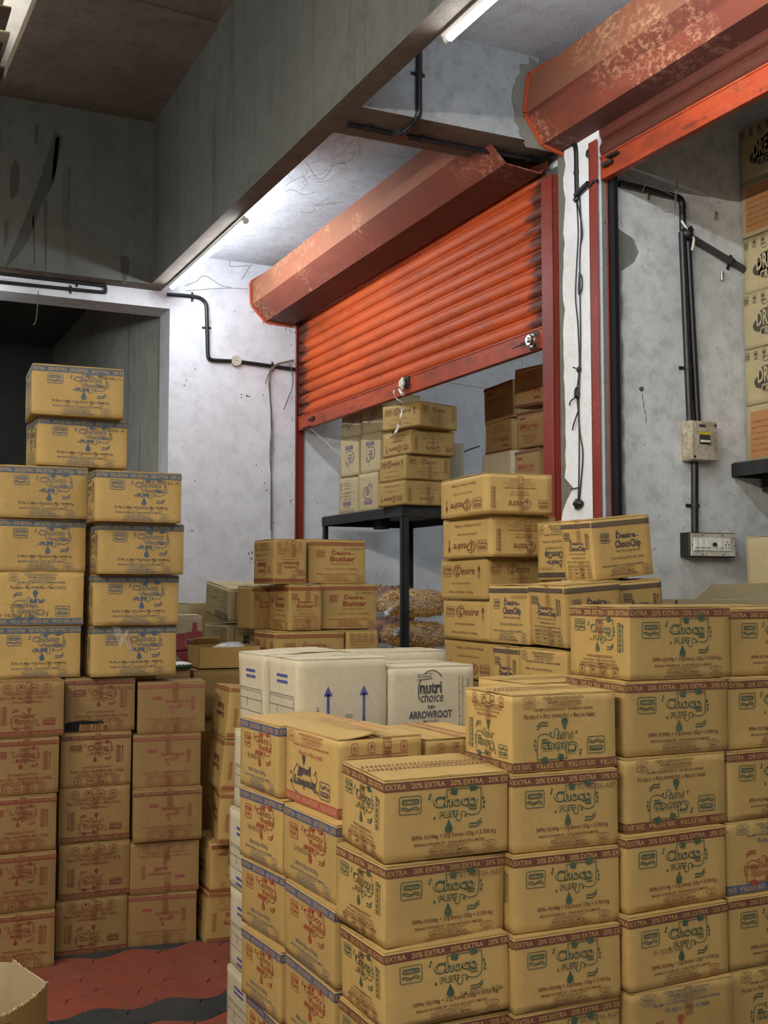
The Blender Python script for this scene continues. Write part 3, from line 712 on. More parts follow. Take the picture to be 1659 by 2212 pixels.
# ------------------------------------------------------------------ flat print: lettering and marks as thin ink shapes on the boards
_tx = {}
_tob = [None]
def glyphs(s, bold=0.0, shear=0.0, res=2, space=1.0):
    key = (s, round(bold, 4), shear, res, space)
    if key in _tx: return _tx[key]
    cu = bpy.data.curves.new('t', 'FONT'); cu.body = s; cu.size = 1; cu.resolution_u = res; cu.offset = bold; cu.shear = shear; cu.space_character = space
    ob = bpy.data.objects.new('t', cu); COL.objects.link(ob)
    dg = bpy.context.evaluated_depsgraph_get(); dg.update()
    me = bpy.data.meshes.new_from_object(ob.evaluated_get(dg))
    vs = [(v.co.x, v.co.y) for v in me.vertices]; fs = [list(p.vertices) for p in me.polygons]
    if me.polygons and me.polygons[0].normal.z < 0: fs = [f[::-1] for f in fs]
    bpy.data.objects.remove(ob); bpy.data.curves.remove(cu); bpy.data.meshes.remove(me)
    if not vs: vs = [(0, 0)]
    bb = (min(v[0] for v in vs), min(v[1] for v in vs), max(v[0] for v in vs), max(v[1] for v in vs))
    _tx[key] = (vs, fs, bb); return _tx[key]
LAY = .0005
def smooth2(pts, k=4):
    return [(p.x, p.y) for p in curve_pts([(x, y, 0) for x, y in pts], k)]
class Dec(MB):
    """canvas W x H; colours become material slots"""
    def __init__(s, W, H): super().__init__(); s.W, s.H = W, H; s.cols = []
    def ci(s, c):
        if c not in s.cols: s.cols.append(c)
        return s.cols.index(c)
    def poly(s, pts, c, l=0):
        tri = tessellate_polygon([[Vector((x, y, 0)) for x, y in pts]])
        fs = []
        for t in tri:
            a, b, d = (pts[i] for i in t)
            fs.append(list(t) if (b[0]-a[0])*(d[1]-a[1]) - (b[1]-a[1])*(d[0]-a[0]) > 0 else list(t)[::-1])
        s.add([(x, y, l * LAY) for x, y in pts], fs, s.ci(c))
    def rect(s, x0, y0, x1, y1, c, l=0): s.add([(x0,y0,l*LAY),(x1,y0,l*LAY),(x1,y1,l*LAY),(x0,y1,l*LAY)], [[0,1,2,3]], s.ci(c))
    def line(s, pts, w, c, l=0, closed=False):
        n = len(pts); P = [Vector(p) for p in pts]; L = []; R = []
        for i in range(n):
            a = P[(i-1) % n] if closed or i else P[i]; b = P[(i+1) % n] if closed or i < n-1 else P[i]
            d = (b - a); d = d.normalized() if d.length > 1e-9 else Vector((1, 0)); nn = Vector((-d.y, d.x)) * w / 2
            L.append(P[i] + nn); R.append(P[i] - nn)
        vs = [(p.x, p.y, l*LAY) for p in L + R]; k = n if closed else n - 1
        s.add(vs, [[n+i, n+(i+1) % n, (i+1) % n, i] for i in range(k)], s.ci(c))
    def rr(s, x0, y0, x1, y1, r, k=3):
        o = []
        for cx, cy, a in ((x1-r, y0+r, -PI/2), (x1-r, y1-r, 0), (x0+r, y1-r, PI/2), (x0+r, y0+r, PI)):
            o += [(cx + r*math.cos(a + PI/2*i/k), cy + r*math.sin(a + PI/2*i/k)) for i in range(k+1)]
        return o
    def box2(s, x0, y0, x1, y1, w, c, r=.02, l=0): s.line(s.rr(x0, y0, x1, y1, r), w, c, l, True)
    def ell(s, cx, cy, a, b, n=18): return [(cx + a*math.cos(2*PI*i/n), cy + b*math.sin(2*PI*i/n)) for i in range(n)]
    def text(s, t, x0, x1, y, h, c, l=1, bold=0., shear=0., res=2, rot=0, space=1.0):
        """fit text t between x0..x1 with cap height h on baseline y; if x1 is None natural width"""
        vs, fs, bb = glyphs(t, bold, shear, res, space)
        ch = glyphs('H', bold, 0, res)[2]; sy = h / (ch[3] - ch[1]); w = bb[2] - bb[0]
        sx = (x1 - x0) / w if x1 is not None else sy
        if rot:   # vertical, reading upward; x0 = left of column, y..y+len
            ln = x1; sx = ln / w
            s.add([(x0 - (v[1]) * sy, y + (v[0]-bb[0]) * sx, l*LAY) for v in vs], fs, s.ci(c)); return
        s.add([(x0 + (v[0]-bb[0]) * sx, y + v[1] * sy, l*LAY) for v in vs], fs, s.ci(c))
    def out(s, t, x0, x1, y, h, c, b1=.045, b0=-.006, l=1, shear=0.):
        """outlined lettering"""
        s.text(t, x0, x1, y, h, c, l, b1, shear, 3); d = (x1 - x0) * .012
        s.text(t, x0 + d, x1 - d, y + h*.03, h * .95, 'board', l + 1, b0, shear, 3)
    def drop(s, x, y, r, L, c, l=1, up=True):
        p = [(x, y + L)] + [(x + r*math.cos(a), y + r*math.sin(a)) for a in [PI*.22 - i*(PI*1.44)/10 for i in range(11)]]
        s.poly(p, c, l)
    def finish(s, board, wear=.16, name='print'):
        me = bpy.data.meshes.new(name)
        me.from_pydata([(v[0]/s.W, v[1]/s.H, v[2]) for v in s.v], [], s.f)
        me.polygons.foreach_set('material_index', s.m); me.update()
        for c in s.cols: me.materials.append(ink(c, board, wear))
        return me
def stripe(d, col, txt='EXTRA   20% EXTRA   20% EXTRA   20% EXTRA   20% EX', y0=.868, y1=.985):
    d.rect(0, y0, d.W, y1, col, 0); d.text(txt, .015, d.W - .005, y0 + .026, (y1 - y0) * .56, 'board', 1, .016)
def maker(d, x, y, w, h, col):
    """rounded maker's badge with a filled pill and waves"""
    d.box2(x, y, x + w, y + h, .010, col, h * .12, 1)
    d.poly(d.rr(x + w*.12, y + h*.54, x + w*.90, y + h*.84, h*.10), col, 1)
    d.text('SOBISCO', x + w*.19, x + w*.83, y + h*.60, h*.15, 'board', 2, .02)
    for k, yy in enumerate((.33, .22)):
        pts = [(x + w*(.08 + .84*i/14), y + h*(yy + .06*math.sin(i*.75 + .6*k))) for i in range(15)]
        d.line(pts, .014 - .004*k, col, 1)
def splash(d, x, y, w, h, c1, words, puff_fill=False):
    """brand block: outlined words in a dripping frame with squares and drops"""
    X = lambda u: x + w*u; Y = lambda v: y + h*v
    fr = [(X(.30), Y(.80)), (X(.30), Y(.93)), (X(.34), Y(.97)), (X(.90), Y(.97)), (X(.96), Y(.92)), (X(.95), Y(.50)), (X(.90), Y(.40)), (X(.80), Y(.37)), (X(.70), Y(.40)), (X(.62), Y(.47)), (X(.57), Y(.44)), (X(.58), Y(.34)), (X(.55), Y(.27)), (X(.49), Y(.28)), (X(.48), Y(.36)), (X(.50), Y(.42))]
    fr = smooth2(fr, 3)
    d.line(fr, .011, c1, 1)
    sq = lambda u, v, r, a: d.poly([(X(u) + r*math.cos(a + k*PI/2)*1.15, Y(v) + r*math.sin(a + k*PI/2)) for k in range(4)], c1, 3)
    sq(.44, .93, h*.10, .55); sq(.80, .99, h*.105, 1.0)
    if len(words) == 3:
        d.out(words[0], X(.04), X(.86), Y(.70), h*.20, c1); d.out(words[1], X(.22), X(.97), Y(.51), h*.15, c1, .045, -.008)
        d.text(words[2], X(.12), X(.50), Y(.32), h*.15, c1, 2, .045)
    else:
        d.out(words[0], X(.04), X(.88), Y(.60), h*.27, c1, .052, -.006)
        if puff_fill: d.text(words[1], X(.16), X(.56), Y(.34), h*.17, c1, 2, .05)
        else: d.out(words[1], X(.15), X(.52), Y(.36), h*.16, c1, .055, -.004)
    d.drop(X(.34), Y(.10), h*.095, h*.22, c1)
    for u, v in ((-.01, .88), (-.03, .80), (1.0, .72), (1.02, .62), (1.01, .52), (.07, .36), (.66, .36)): d.drop(X(u), Y(v), h*.028, h*.06, c1)
    for k in range(2): d.rect(X(.68 + .05*k), Y(.55 - .06*k), X(.87), Y(.58 - .06*k), c1, 2)
    for k in range(2): d.line([(X(.72 + .25*i/8), Y(.16 - .07*k + .09*(i/8)**2 + .02*math.sin(i))) for i in range(9)], h*.030, c1, 1)
def legal(d, x0, x1, y, col, o=True, big='SONA BISCUITS LIMITED'):
    w = x1 - x0
    d.text('BRAND OWNED BY : SONA BISCUITS LIMITED', x0, x0 + w*.86, y + .155, .032, col, 1, .012)
    d.text('UNIT OFFICE, PARK STREET, KOLKATA', x0 + w*.22, x0 + w*.66, y + .125, .018, col, 1, .01, 0, 1)
    d.text('LICENSED USER OF TRADE MARK & MFG. BY :', x0 + w*.17, x0 + w*.60, y + .100, .018, col, 1, .01, 0, 1)
    d.text('SONA BISCUITS LIMITED', x0 + w*.17, x0 + w*.66, y + .060, .030, col, 1, .012)
    d.text('24 A.J.C. ROAD, HOOGHLY, BENGAL', x0 + w*.20, x0 + w*.70, y + .034, .017, col, 1, .01, 0, 1)
    d.line([(x0 + w*.13, y + .026), (x0 + w*.74, y + .026)], .005, col, 1)
    d.text('AN ISO 22000 : 2018 CERTIFIED COMPANY', x0 + w*.14, x0 + w*.73, y, .017, col, 1, .01, 0, 1)
    if o:
        for yy in (y + .115, y + .03):
            d.line(d.ell(x1 - .085, yy, .095, .036), .006, col, 1, True)
            d.text('HALAL', x1 - .125, x1 - .045, yy + .004, .016, col, 1, 0, 0, 1); d.text('CERTIFIED', x1 - .13, x1 - .04, yy - .018, .014, col, 1, 0, 0, 1)
def icons(d, x0, y, s, gap, col, n=4):
    for k in range(n):
        x = x0 + k*(s + gap); d.box2(x, y, x + s, y + s*1.05, s*.07, col, s*.18, 1)
        cx, cy = x + s/2, y + s/2
        if k % 4 == 0: d.poly(d.ell(cx, cy + s*.12, s*.17, s*.16, 10), col, 1); d.rect(cx - s*.03, y + s*.18, cx + s*.03, cy, col, 1); d.rect(cx - s*.15, y + s*.15, cx + s*.15, y + s*.21, col, 1)
        elif k % 4 == 1: d.poly([(cx + s*.3*math.cos(a), cy + s*.25*math.sin(a)) for a in [PI*i/8 for i in range(9)]], col, 1); d.rect(cx - s*.02, y + s*.22, cx + s*.02, cy, col, 1)
        elif k % 4 == 2: d.line([(cx - s*.25, y + s*.25), (cx + s*.25, y + s*.8)], s*.08, col, 1); d.rect(cx - s*.2, y + s*.2, cx + s*.1, y + s*.5, col, 1)
        else: d.line([(cx - s*.25, y + s*.25), (cx + s*.25, y + s*.8)], s*.08, col, 1); d.line([(cx + s*.25, y + s*.25), (cx - s*.25, y + s*.8)], s*.08, col, 1)
def column_label(d, x, y0, y1, w, col, arrow=1):
    d.box2(x, y0, x + w, y1, .007, col, .004, 1)
    n = 6
    for k in range(n):
        yy = y0 + (y1 - y0)*(k + .15)/n
        d.poly(d.rr(x + w*.2, yy, x + w*.8, yy + (y1 - y0)/n*.7, .006, 1), col, 1); d.rect(x + w*.42, yy + .01, x + w*.6, yy + (y1 - y0)/n*.6, 'board', 2)
    if arrow:
        X = x + w + .04; d.line([(X, y0), (X, y1 - .02)], .012, col, 1); d.poly([(X - .02, y1 - .05), (X + .02, y1 - .05), (X, y1)], col, 1)
W1, W2 = 1.70, 1.40
def p_choco(board, s='maroon', c='green', t='maroon'):
    d = Dec(W1, 1); stripe(d, s, 'EXTRA   20% EXTRA   20% EXTRA   20% EX')
    maker(d, .20, .58, .29, .22, c); splash(d, .62, .30, .72, .56, c, ('Choco', 'PUFF'))
    d.text('30Pkt X(104g + 21g Extra) 125g = 3.750 Kg', .36, 1.52, .258, .050, t, 1, .012); legal(d, .40, 1.52, .02, t); return d
def p_choco_side(board, s='maroon', c='green', t='maroon', words=('Choco', 'PUFF'), fill=False, wt='30Pkt X(104g + 21g Extra) 125g = 3.750 Kg'):
    d = Dec(W2, 1); stripe(d, s, 'EXTRA   20% EXTRA   20% EXTRA'); maker(d, .14, .66, .24, .16, c); splash(d, .48, .36, .58, .48, c, words, fill)
    column_label(d, 1.14, .38, .78, .07, c)
    d.text('WHOLESALE PACK', .42, 1.02, .285, .034, t, 1, .010); d.text(wt, .34, 1.08, .232, .028, t, 1, .008); d.text('HEALTHY & TASTY BISCUITS', .28, 1.12, .182, .028, t, 1, .012)
    d.line([(.24, .166), (1.18, .166)], .006, t, 1); d.line([(.24, .140), (1.18, .140)], .006, t, 1); icons(d, .24, .03, .12, .14, t); return d
def p_vanblue(board):
    d = Dec(W1, 1); stripe(d, 'blue'); maker(d, .28, .64, .27, .19, 'blue'); splash(d, .72, .33, .66, .54, 'blue', ('Choco', 'Vanilla', 'PUFF'))
    d.text('72 Pkt X (60g + 12g Extra) 72g = 5.184 Kg', .36, 1.42, .268, .048, 'navy', 1, .008)
    for a, b in ((.60, .66), (.76, .80), (1.05, 1.11), (1.20, 1.30)): d.line([(a, .288), (b, .300)], .010, 'black', 2)
    for x, q in ((.62, '50'), (.78, '10'), (1.06, '60'), (1.24, '4.32')): d.text(q, x, None, .222, .030, 'black', 2, 0, .3)
    legal(d, .38, 1.44, .02, 'blue'); return d
def p_vanblue_side(board):
    d = p_choco_side(board, 'blue', 'blue', 'blue', ('Choco', 'PUFF'), False, '72 Pkt X (60g + 12g Extra) 72g'); return d
def p_vanred(board):
    d = Dec(1.45, 1); stripe(d, 'cobalt', '% EXTRA   20% EXTRA   20% EXTRA  20%'); maker(d, .20, .60, .22, .20, 'red'); splash(d, .56, .36, .62, .50, 'red', ('Choco', 'Vanilla', 'PUFF'))
    d.text('30Pkt X 125g = 3.750 Kg', .36, .98, .255, .052, 'blue', 1, .012); legal(d, .22, 1.30, .02, 'blue'); return d
def p_straw(board):
    d = Dec(1.45, 1); stripe(d, 'pink', '20% EXTRA   20% EXTRA   20% EXTRA'); maker(d, .20, .60, .27, .22, 'navy')
    d.text('Strawberry', .56, 1.22, .66, .13, 'navy', 1, .040); d.text('puff', .72, 1.10, .50, .13, 'navy', 1, .045); d.drop(.92, .36, .045, .11, 'navy')
    d.line([(.62 + .08*math.cos(a), .60 + .06*math.sin(a)) for a in [i*.5 for i in range(11)]], .012, 'navy', 1); d.line([(1.05, .86), (1.20, .84), (1.26, .74), (1.20, .56), (1.10, .46), (1.0, .50)], .012, 'navy', 1)
    for u, v in ((.52, .76), (1.29, .72), (1.29, .60), (.58, .50)): d.drop(u, v, .018, .04, 'navy')
    d.text('30Pkt X 125g = 3.750 Kg', .40, 1.06, .275, .050, 'pink', 1, .012); legal(d, .24, 1.36, .02, 'pink'); return d
def p_straw_side(board, s='pink', c='pink', t='pink'):
    d = Dec(W1, 1); stripe(d, s); d.text('WHOLESALE PACK', .6, 1.2, .40, .05, t, 1, .01); d.text('HEALTHY & TASTY BISCUITS', .40, 1.40, .27, .042, t, 1, .012)
    d.line([(.30, .25), (1.5, .25)], .008, t, 1); d.line([(.30, .21), (1.5, .21)], .008, t, 1); icons(d, .32, .05, .13, .20, t); splash(d, .55, .48, .55, .38, 'navy', ('Straw', 'puff'), True); return d
def p_short(board, s, c, t, words, fill):
    d = Dec(1.30, 1); stripe(d, s, 'TRA  20% EXTRA  20% EXTR20% EXTRA', .885, .965)
    d.rect(.16, .70, .38, .79, c, 1); d.text('SOBISCO', .18, .36, .725, .04, 'board', 2, .02); d.line([(.16, .675), (.38, .675)], .010, c, 1)
    splash(d, .46, .46, .48, .38, c, words, fill); column_label(d, 1.02, .44, .76, .07, c)
    d.text('WHOLESALE PACK', .40, .92, .345, .040, t, 1, .010); d.text('72 pkt x (50g + 10g EXTRA) 60g = 4.32kg', .18, 1.16, .265, .050, t, 1, .010)
    d.text('HEALTHY & TASTY BISCUITS', .30, 1.02, .205, .034, t, 1, .012); d.line([(.24, .190), (1.10, .190)], .006, t, 1); icons(d, .26, .04, .12, .11, t); return d
def p_faded(board, s='dullpink'):
    d = Dec(1.30, 1); stripe(d, s, 'TRA  20% EXTRA  20% EXTR20% EXTRA', .885, .965); d.poly(d.rr(.28, .67, .46, .73, .02), 'dullpink', 1)
    d.text('Strawberry', .52, .98, .60, .07, 'dullpink', 1, .03); d.text('puff', .60, .86, .50, .08, 'dullpink', 1, .04); d.drop(.66, .42, .03, .07, 'dullpink')
    d.text('72 pkt x (50g + 10g EXTRA) 60g = 4.32kg', .16, 1.12, .265, .040, 'dullpink', 1, .010); d.text('HEALTHY & TASTY BISCUITS', .30, 1.02, .205, .030, 'dullpink', 1, .012); d.line([(.24, .190), (1.10, .190)], .005, 'dullpink', 1); column_label(d, 1.02, .46, .70, .07, 'dullpink', 0); icons(d, .26, .04, .11, .12, 'dullpink'); return d
def ticks(d, y0, y1, col, step=.022):
    n = int(d.W / step); d.line([(0, y1), (d.W, y1)], .008, col, 1); d.line([(0, y0), (d.W, y0)], .008, col, 1)
    for i in range(n): d.rect(i*step, y0, i*step + step*.62, y1, col, 1)
def p_kaju(board):
    d = Dec(1.20, 1); ticks(d, .885, .955, 'rust'); ticks(d, .0, .06, 'rust'); d.poly(d.rr(.16, .74, .34, .80, .02), 'rust', 1)
    d.text('Desire', .36, .84, .56, .11, 'rust', 1, .03); d.text('Kaju', .42, .80, .40, .13, 'rust', 1, .035); d.line([(.30, .35), (.95, .33)], .010, 'rust', 1); d.text('Rich Kaju Biscuits', .36, .88, .285, .035, 'rust', 1, .01)
    d.text('WHOLESALE PACK', .42, .84, .235, .03, 'rust', 1, .01); icons(d, .22, .08, .11, .10, 'rust'); column_label(d, 1.0, .40, .74, .06, 'rust', 0); return d
def p_kaju_side(board):
    d = Dec(1.20, 1); ticks(d, .0, .07, 'rust'); d.box2(.90, .20, 1.05, .42, .010, 'rust', .02, 1); d.text('Desire', .30, .84, .50, .11, 'wine', 1, .03); d.text('Kaju', .34, .80, .34, .13, 'wine', 1, .035); return d
def desire_block(d, x0, x1, y, h, col, second):
    w = x1 - x0; d.text('Desire', x0 + w*.06, x1 - w*.18, y + h*.56, h*.36, col, 1, .032); d.line([(x0 + w*.12 + .02*math.cos(a), y + h*.92 + .03*math.sin(a)) for a in [i*.6 for i in range(8)]], .014, col, 1)
    d.text(second, x0, x1, y, h*.46, col, 1, .036); d.line([(x1 - w*.16, y + h*.60), (x1 - w*.10, y + h*.66), (x1 - w*.05, y + h*.58)], .012, col, 1)
def p_desire2(board, col, second, sub, wt):
    d = Dec(1.35, 1); ticks(d, .875, .950, col); maker(d, .18, .60, .20, .16, col); desire_block(d, .50, 1.10, .51, .27, col, second)
    d.text(sub, .52, 1.08, .43, .040, col, 1, .004); d.text(wt, .38, 1.16, .315, .036, col, 1, .008); legal(d, .18, 1.28, .04, col); return d
def p_desire2_side(board, col, second, sub, wt):
    d = Dec(.95, 1); ticks(d, .885, .950, col, .018); maker(d, .08, .68, .18, .13, col); column_label(d, .74, .52, .78, .055, col); desire_block(d, .22, .72, .50, .18, col, second)
    d.text(sub, .22, .72, .435, .028, col, 1, .004); d.text('WHOLESALE PACK', .28, .70, .365, .026, col, 1, .010); d.text(wt, .12, .82, .300, .028, col, 1, .008); d.text('HEALTHY & TASTY BISCUITS', .14, .82, .240, .026, col, 1, .012)
    d.line([(.12, .225), (.84, .225)], .006, col, 1); d.line([(.12, .195), (.84, .195)], .006, col, 1); icons(d, .14, .05, .12, .075, col); return d
def script(d, x0, x1, y, h, col):
    """script lettering with a swash capital"""
    w = x1 - x0
    d.text('Desire', x0 + w*.16, x1, y + h*.05, h*.86, col, 1, .006, .30, 3)
    d.line(smooth2([(x0 + w*.36, y + h*.92), (x0 + w*.26, y + h*1.16), (x0 + w*.10, y + h*.95), (x0 + w*.02, y + h*.45), (x0 + w*.07, y - h*.02), (x0 + w*.20, y - h*.14), (x0 + w*.30, y + h*.02)]), h*.07, col, 1)
    d.line(smooth2([(x0 + w*.24, y + h*1.0), (x0 + w*.13, y + h*.75), (x0 + w*.11, y + h*.35), (x0 + w*.17, y + h*.0), (x0 + w*.22, y - h*.35)]), h*.05, col, 1)
def p_desire_short(board):
    d = Dec(1.15, 1); maker(d, .09, .58, .20, .26, 'wine'); script(d, .33, .88, .62, .22, 'wine'); X = .98
    d.poly([(X - .035, .74), (X + .035, .74), (X, .86)], 'wine', 1); d.rect(X - .018, .68, X + .018, .74, 'wine', 1)
    for k in range(3): d.rect(X - .012, .52 + k*.05, X + .012, .555 + k*.05, 'wine', 1)
    d.text('CHOCO FILLED COOKIES', .30, .78, .38, .045, 'wine', 1, .006); d.text('20 Box X 87.5g = 1.750kg', .22, .84, .16, .055, 'wine', 1, .008); return d
def p_desire_long(board):
    d = Dec(1.75, 1); maker(d, .12, .64, .26, .22, 'wine'); script(d, .56, 1.16, .66, .20, 'wine'); column_label(d, 1.50, .32, .86, .06, 'wine')
    d.text('CHOCO FILLED COOKIES', .62, 1.12, .50, .034, 'wine', 1, .006); d.text('20 Box X 87.5g = 1.750kg', .64, 1.10, .43, .03, 'wine', 1, .006)
    for k, (a, b) in enumerate(((.44, 1.26), (.48, 1.22), (.44, 1.3), (.56, 1.14), (.60, 1.10))):
        d.text(('BRAND OWNED BY : SONA BISCUITS LIMITED', 'LICENSED USER OF TRADE MARK & MFG. BY :', 'SONA BISCUITS LIMITED, HOOGHLY, BENGAL', 'AN ISO 22000 : 2018 CERTIFIED', 'HEALTHY & TASTY BISCUITS')[k], a, b, .33 - k*.055, .022, 'wine', 1, .008, 0, 1)
    d.line([(.40, .355), (1.34, .355)], .006, 'wine', 1); return d
def p_table(board):
    d = Dec(1.0, 1)
    for k in range(2): d.rect(.32, .70 + k*.075, .68, .735 + k*.075, 'royal', 1)
    for y in (.56, .42, .26): d.line([(.05, y), (.90, y)], .006, 'navy', 1)
    d.line([(.05, .26), (.05, .56)], .006, 'navy', 1); d.line([(.90, .26), (.90, .56)], .006, 'navy', 1)
    for k in range(1, 14): d.line([(.05 + .065*k, .26), (.05 + .065*k, .50)], .0035, 'navy', 1)
    d.text('M J F M A M J J A S O N D', .10, .88, .515, .03, 'navy', 1, 0, 0, 1); d.line([(.32, .33), (.34, .44)], .010, 'navy', 2)
    for k in range(2): d.rect(.32, .06 + k*.075, .66, .095 + k*.075, 'royal', 1)
    return d
def p_arrows(board):
    d = Dec(1.25, 1)
    for X in (.42, .92):
        d.rect(X - .018, .0, X + .018, .58, 'royal', 1); d.poly([(X - .062, .56), (X + .062, .56), (X, .68)], 'royal', 1)
    d.text('OSO', .66, .76, .285, .05, 'navy', 1); d.text('P.KD12 0/05', .54, .86, .20, .05, 'navy', 1); d.text('DEFBYL 16/11', .50, .86, .115, .05, 'navy', 1)
    d.poly([(.26, .40), (.30, .43), (.38, .36), (.46, .22), (.40, .25), (.30, .32)], 'board', 1); d.line([(.26, .40), (.31, .33), (.40, .25), (.46, .21)], .010, 'black', 2); d.line([(.25, .43), (.29, .42), (.28, .36)], .008, 'black', 2); return d
def p_nutri(board):
    d = Dec(1.20, 1)
    d.line([(.60 + .19*math.cos(a), .70 + .26*math.sin(a)) for a in [.75 + i*.2 for i in range(15)]], .014, 'navy', 1)
    d.poly([(.395, .845), (.60, .86), (.60, .925), (.395, .91)], 'board', 2); d.line([(.395, .845), (.60, .86), (.60, .925), (.395, .91)], .006, 'navy', 3, True); d.text('BRITANNIA', .405, .59, .868, .034, 'navy', 3, .01)
    d.text('nutri', .43, .74, .68, .155, 'navy', 1, .038); d.text('choice', .44, .76, .565, .125, 'navy', 1, .008, .25)
    d.text('THIN', .53, .64, .48, .045, 'navy', 1, .03); d.text('ARROWROOT', .28, .88, .365, .095, 'navy', 1, .03); d.text('BISCUITS', .48, .69, .295, .045, 'navy', 1, .004)
    for k, wd in enumerate((.008, .014, .006, .012, .006, .016, .008, .006, .012, .008)): d.rect(.02 + k*.022, .0, .02 + k*.022 + wd, .24, 'navy', 1)
    x = .985
    for k in range(8): d.line([(x, .86 - k*.10), (x + .05, .88 - k*.10), (x + .05, .78 - k*.10)], .005, 'navy', 1); d.line([(x, .86 - k*.10), (x, .76 - k*.10)], .005, 'navy', 1); 
    for k in range(2): d.line([(x + .05, .84 - k*.10), (x + .12, .84 - k*.10), (x + .12, .74 - k*.10), (x + .05, .74 - k*.10)], .005, 'navy', 1, True)
    d.line([(x + .14, .20), (x + .14, .84)], .004, 'navy', 1); d.rect(.60, .04, .80, .045, 'navy', 1); d.text('15.6 x', .62, .76, .0, .035, 'navy', 1); return d
def p_purple(board):
    d = Dec(.82, 1); d.rect(.24, .70, .56, .80, 'purple', 1)
    for k in range(7): d.rect(.27 + k*.038, .71, .275 + k*.038 + .012*(k % 2), .79, 'board', 2)
    d.line(smooth2([(.30, .64), (.38, .67), (.54, .63), (.60, .50), (.54, .37), (.42, .35), (.34, .28), (.26, .31), (.30, .40)]), .022, 'purple', 1); d.text('THE', .36, .50, .52, .05, 'purple', 1, .02); d.text('BIGS', .35, .52, .45, .05, 'purple', 1, .03); d.text('MIX', .38, .50, .39, .04, 'purple', 1, .02)
    d.text('WHOLESALE PACK ONLY', .26, .34, .34, .02, 'purple', 1, .01, 0, 1, 1); d.drop(.36, .20, .012, .05, 'purple'); return d
def p_lot(board):
    d = Dec(.82, 1)
    for k, (a, b, c) in enumerate((('CODE', 'BATCH 2', .82), ('NET WT', '200 g', .76), ('MRP', 'PER PACK', .68), ('PKD', '27/05/26', .56), ('EXP', '26/02/27', .48), ('LOT', 'B 1118', .40))): d.text(a, .06, .18, c, .028, 'navy', 1, .01); d.text(b, .26, .52, c, .030, 'navy', 1, .006)
    d.box2(.24, .38, .70, .60, .006, 'purple', .01, 1); d.rect(.20, .24, .52, .34, 'purple', 1)
    for k in range(7): d.rect(.23 + k*.038, .25, .235 + k*.038 + .012*(k % 2), .33, 'board', 2)
    d.text('WHOLESALE', .22, .50, .18, .03, 'navy', 1, .01); icons(d, .08, .05, .08, .045, 'navy', 5); return d
def p_marie(board):
    d = Dec(.85, 1); d.rect(.0, .93, .85, .99, 'wine', 1); d.text('Marie', .12, .66, .52, .16, 'rust', 1, .012); d.poly(d.rr(.10, .78, .28, .84, .02), 'wine', 1)
    d.text('BISCUITS FOR TEA TIME', .16, .62, .45, .028, 'wine', 1, .01)
    for k in range(5): d.rect(.16 + .02*k, .33 - k*.055, .66 - .03*k, .345 - k*.055, 'wine', 1)
    return d
def p_bars(board):
    d = Dec(.85, 1)
    for k in range(2): d.rect(.08, .40 + k*.07, .24, .435 + k*.07, 'black', 1)
    return d
def p_arrowdown(board):
    d = Dec(1.25, 1); d.box2(.12, .08, 1.24, .90, .012, 'black', .01, 1); d.box2(.20, .72, .50, .84, .010, 'black', .01, 1); d.text('THIS SIDE', .22, .48, .755, .04, 'black', 1, .01)
    d.rect(.30, .50, .42, .70, 'black', 1); d.poly([(.28, .52), (.44, .52), (.36, .40)], 'black', 1); d.box2(.75, .44, 1.02, .68, .014, 'black', .01, 1)
    for k in range(4): d.rect(.84 + k*.04, .46, .86 + k*.04, .66, 'black', 1)
    d.box2(.18, .22, .96, .32, .010, 'black', .01, 1); d.text('NEW RICH AROMA', .21, .93, .245, .05, 'black', 1, .02); d.text('VACUUM PACKED 2 X 5 KG', .30, .98, .125, .04, 'black', 1, .01); return d
def p_formlines(board):
    d = Dec(.9, 1)
    for k in range(8): d.line([(.04, .92 - k*.095), (.86, .92 - k*.095)], .008, 'black', 1)
    for k in range(7): d.text(('NAME', 'PKD', 'BATCH', 'MRP', 'QTY', 'WT', 'USE BY')[k], .62, .84, .85 - k*.095, .025, 'black', 1, .006, 0, 1)
    d.text('N 2 5 8', .30, .52, .78, .05, 'black', 1); d.text('12/8 Kg', .26, .50, .58, .05, 'black', 1); d.rect(.40, .04, .86, .22, 'black', 1)
    for k in range(6): d.rect(.43 + k*.07, .06, .46 + k*.07, .20, 'board', 2)
    return d
def p_pink(board):
    d = Dec(1.2, 1); d.poly([(.50, .22), (1.20, .30), (1.20, .66), (1.10, .68), (1.08, .86), (1.0, .86), (.98, .66), (.46, .58)], 'magenta', 1); d.poly([(.80, .0), (1.20, .0), (1.20, .32), (.62, .26)], 'magenta', 1)
    d.box2(.86, .36, 1.06, .50, .012, 'board', .01, 2); d.text('B', .90, 1.0, .39, .08, 'black', 2, .03); return d
def cloud(d, x, y, w, h, c):
    for u, v, r in ((.18, .40, .17), (.36, .62, .22), (.60, .70, .24), (.82, .55, .20), (.86, .32, .16), (.62, .26, .22), (.36, .26, .18)): d.poly(d.ell(x + w*u, y + h*v, w*r, h*r*1.1, 16), c, 1)
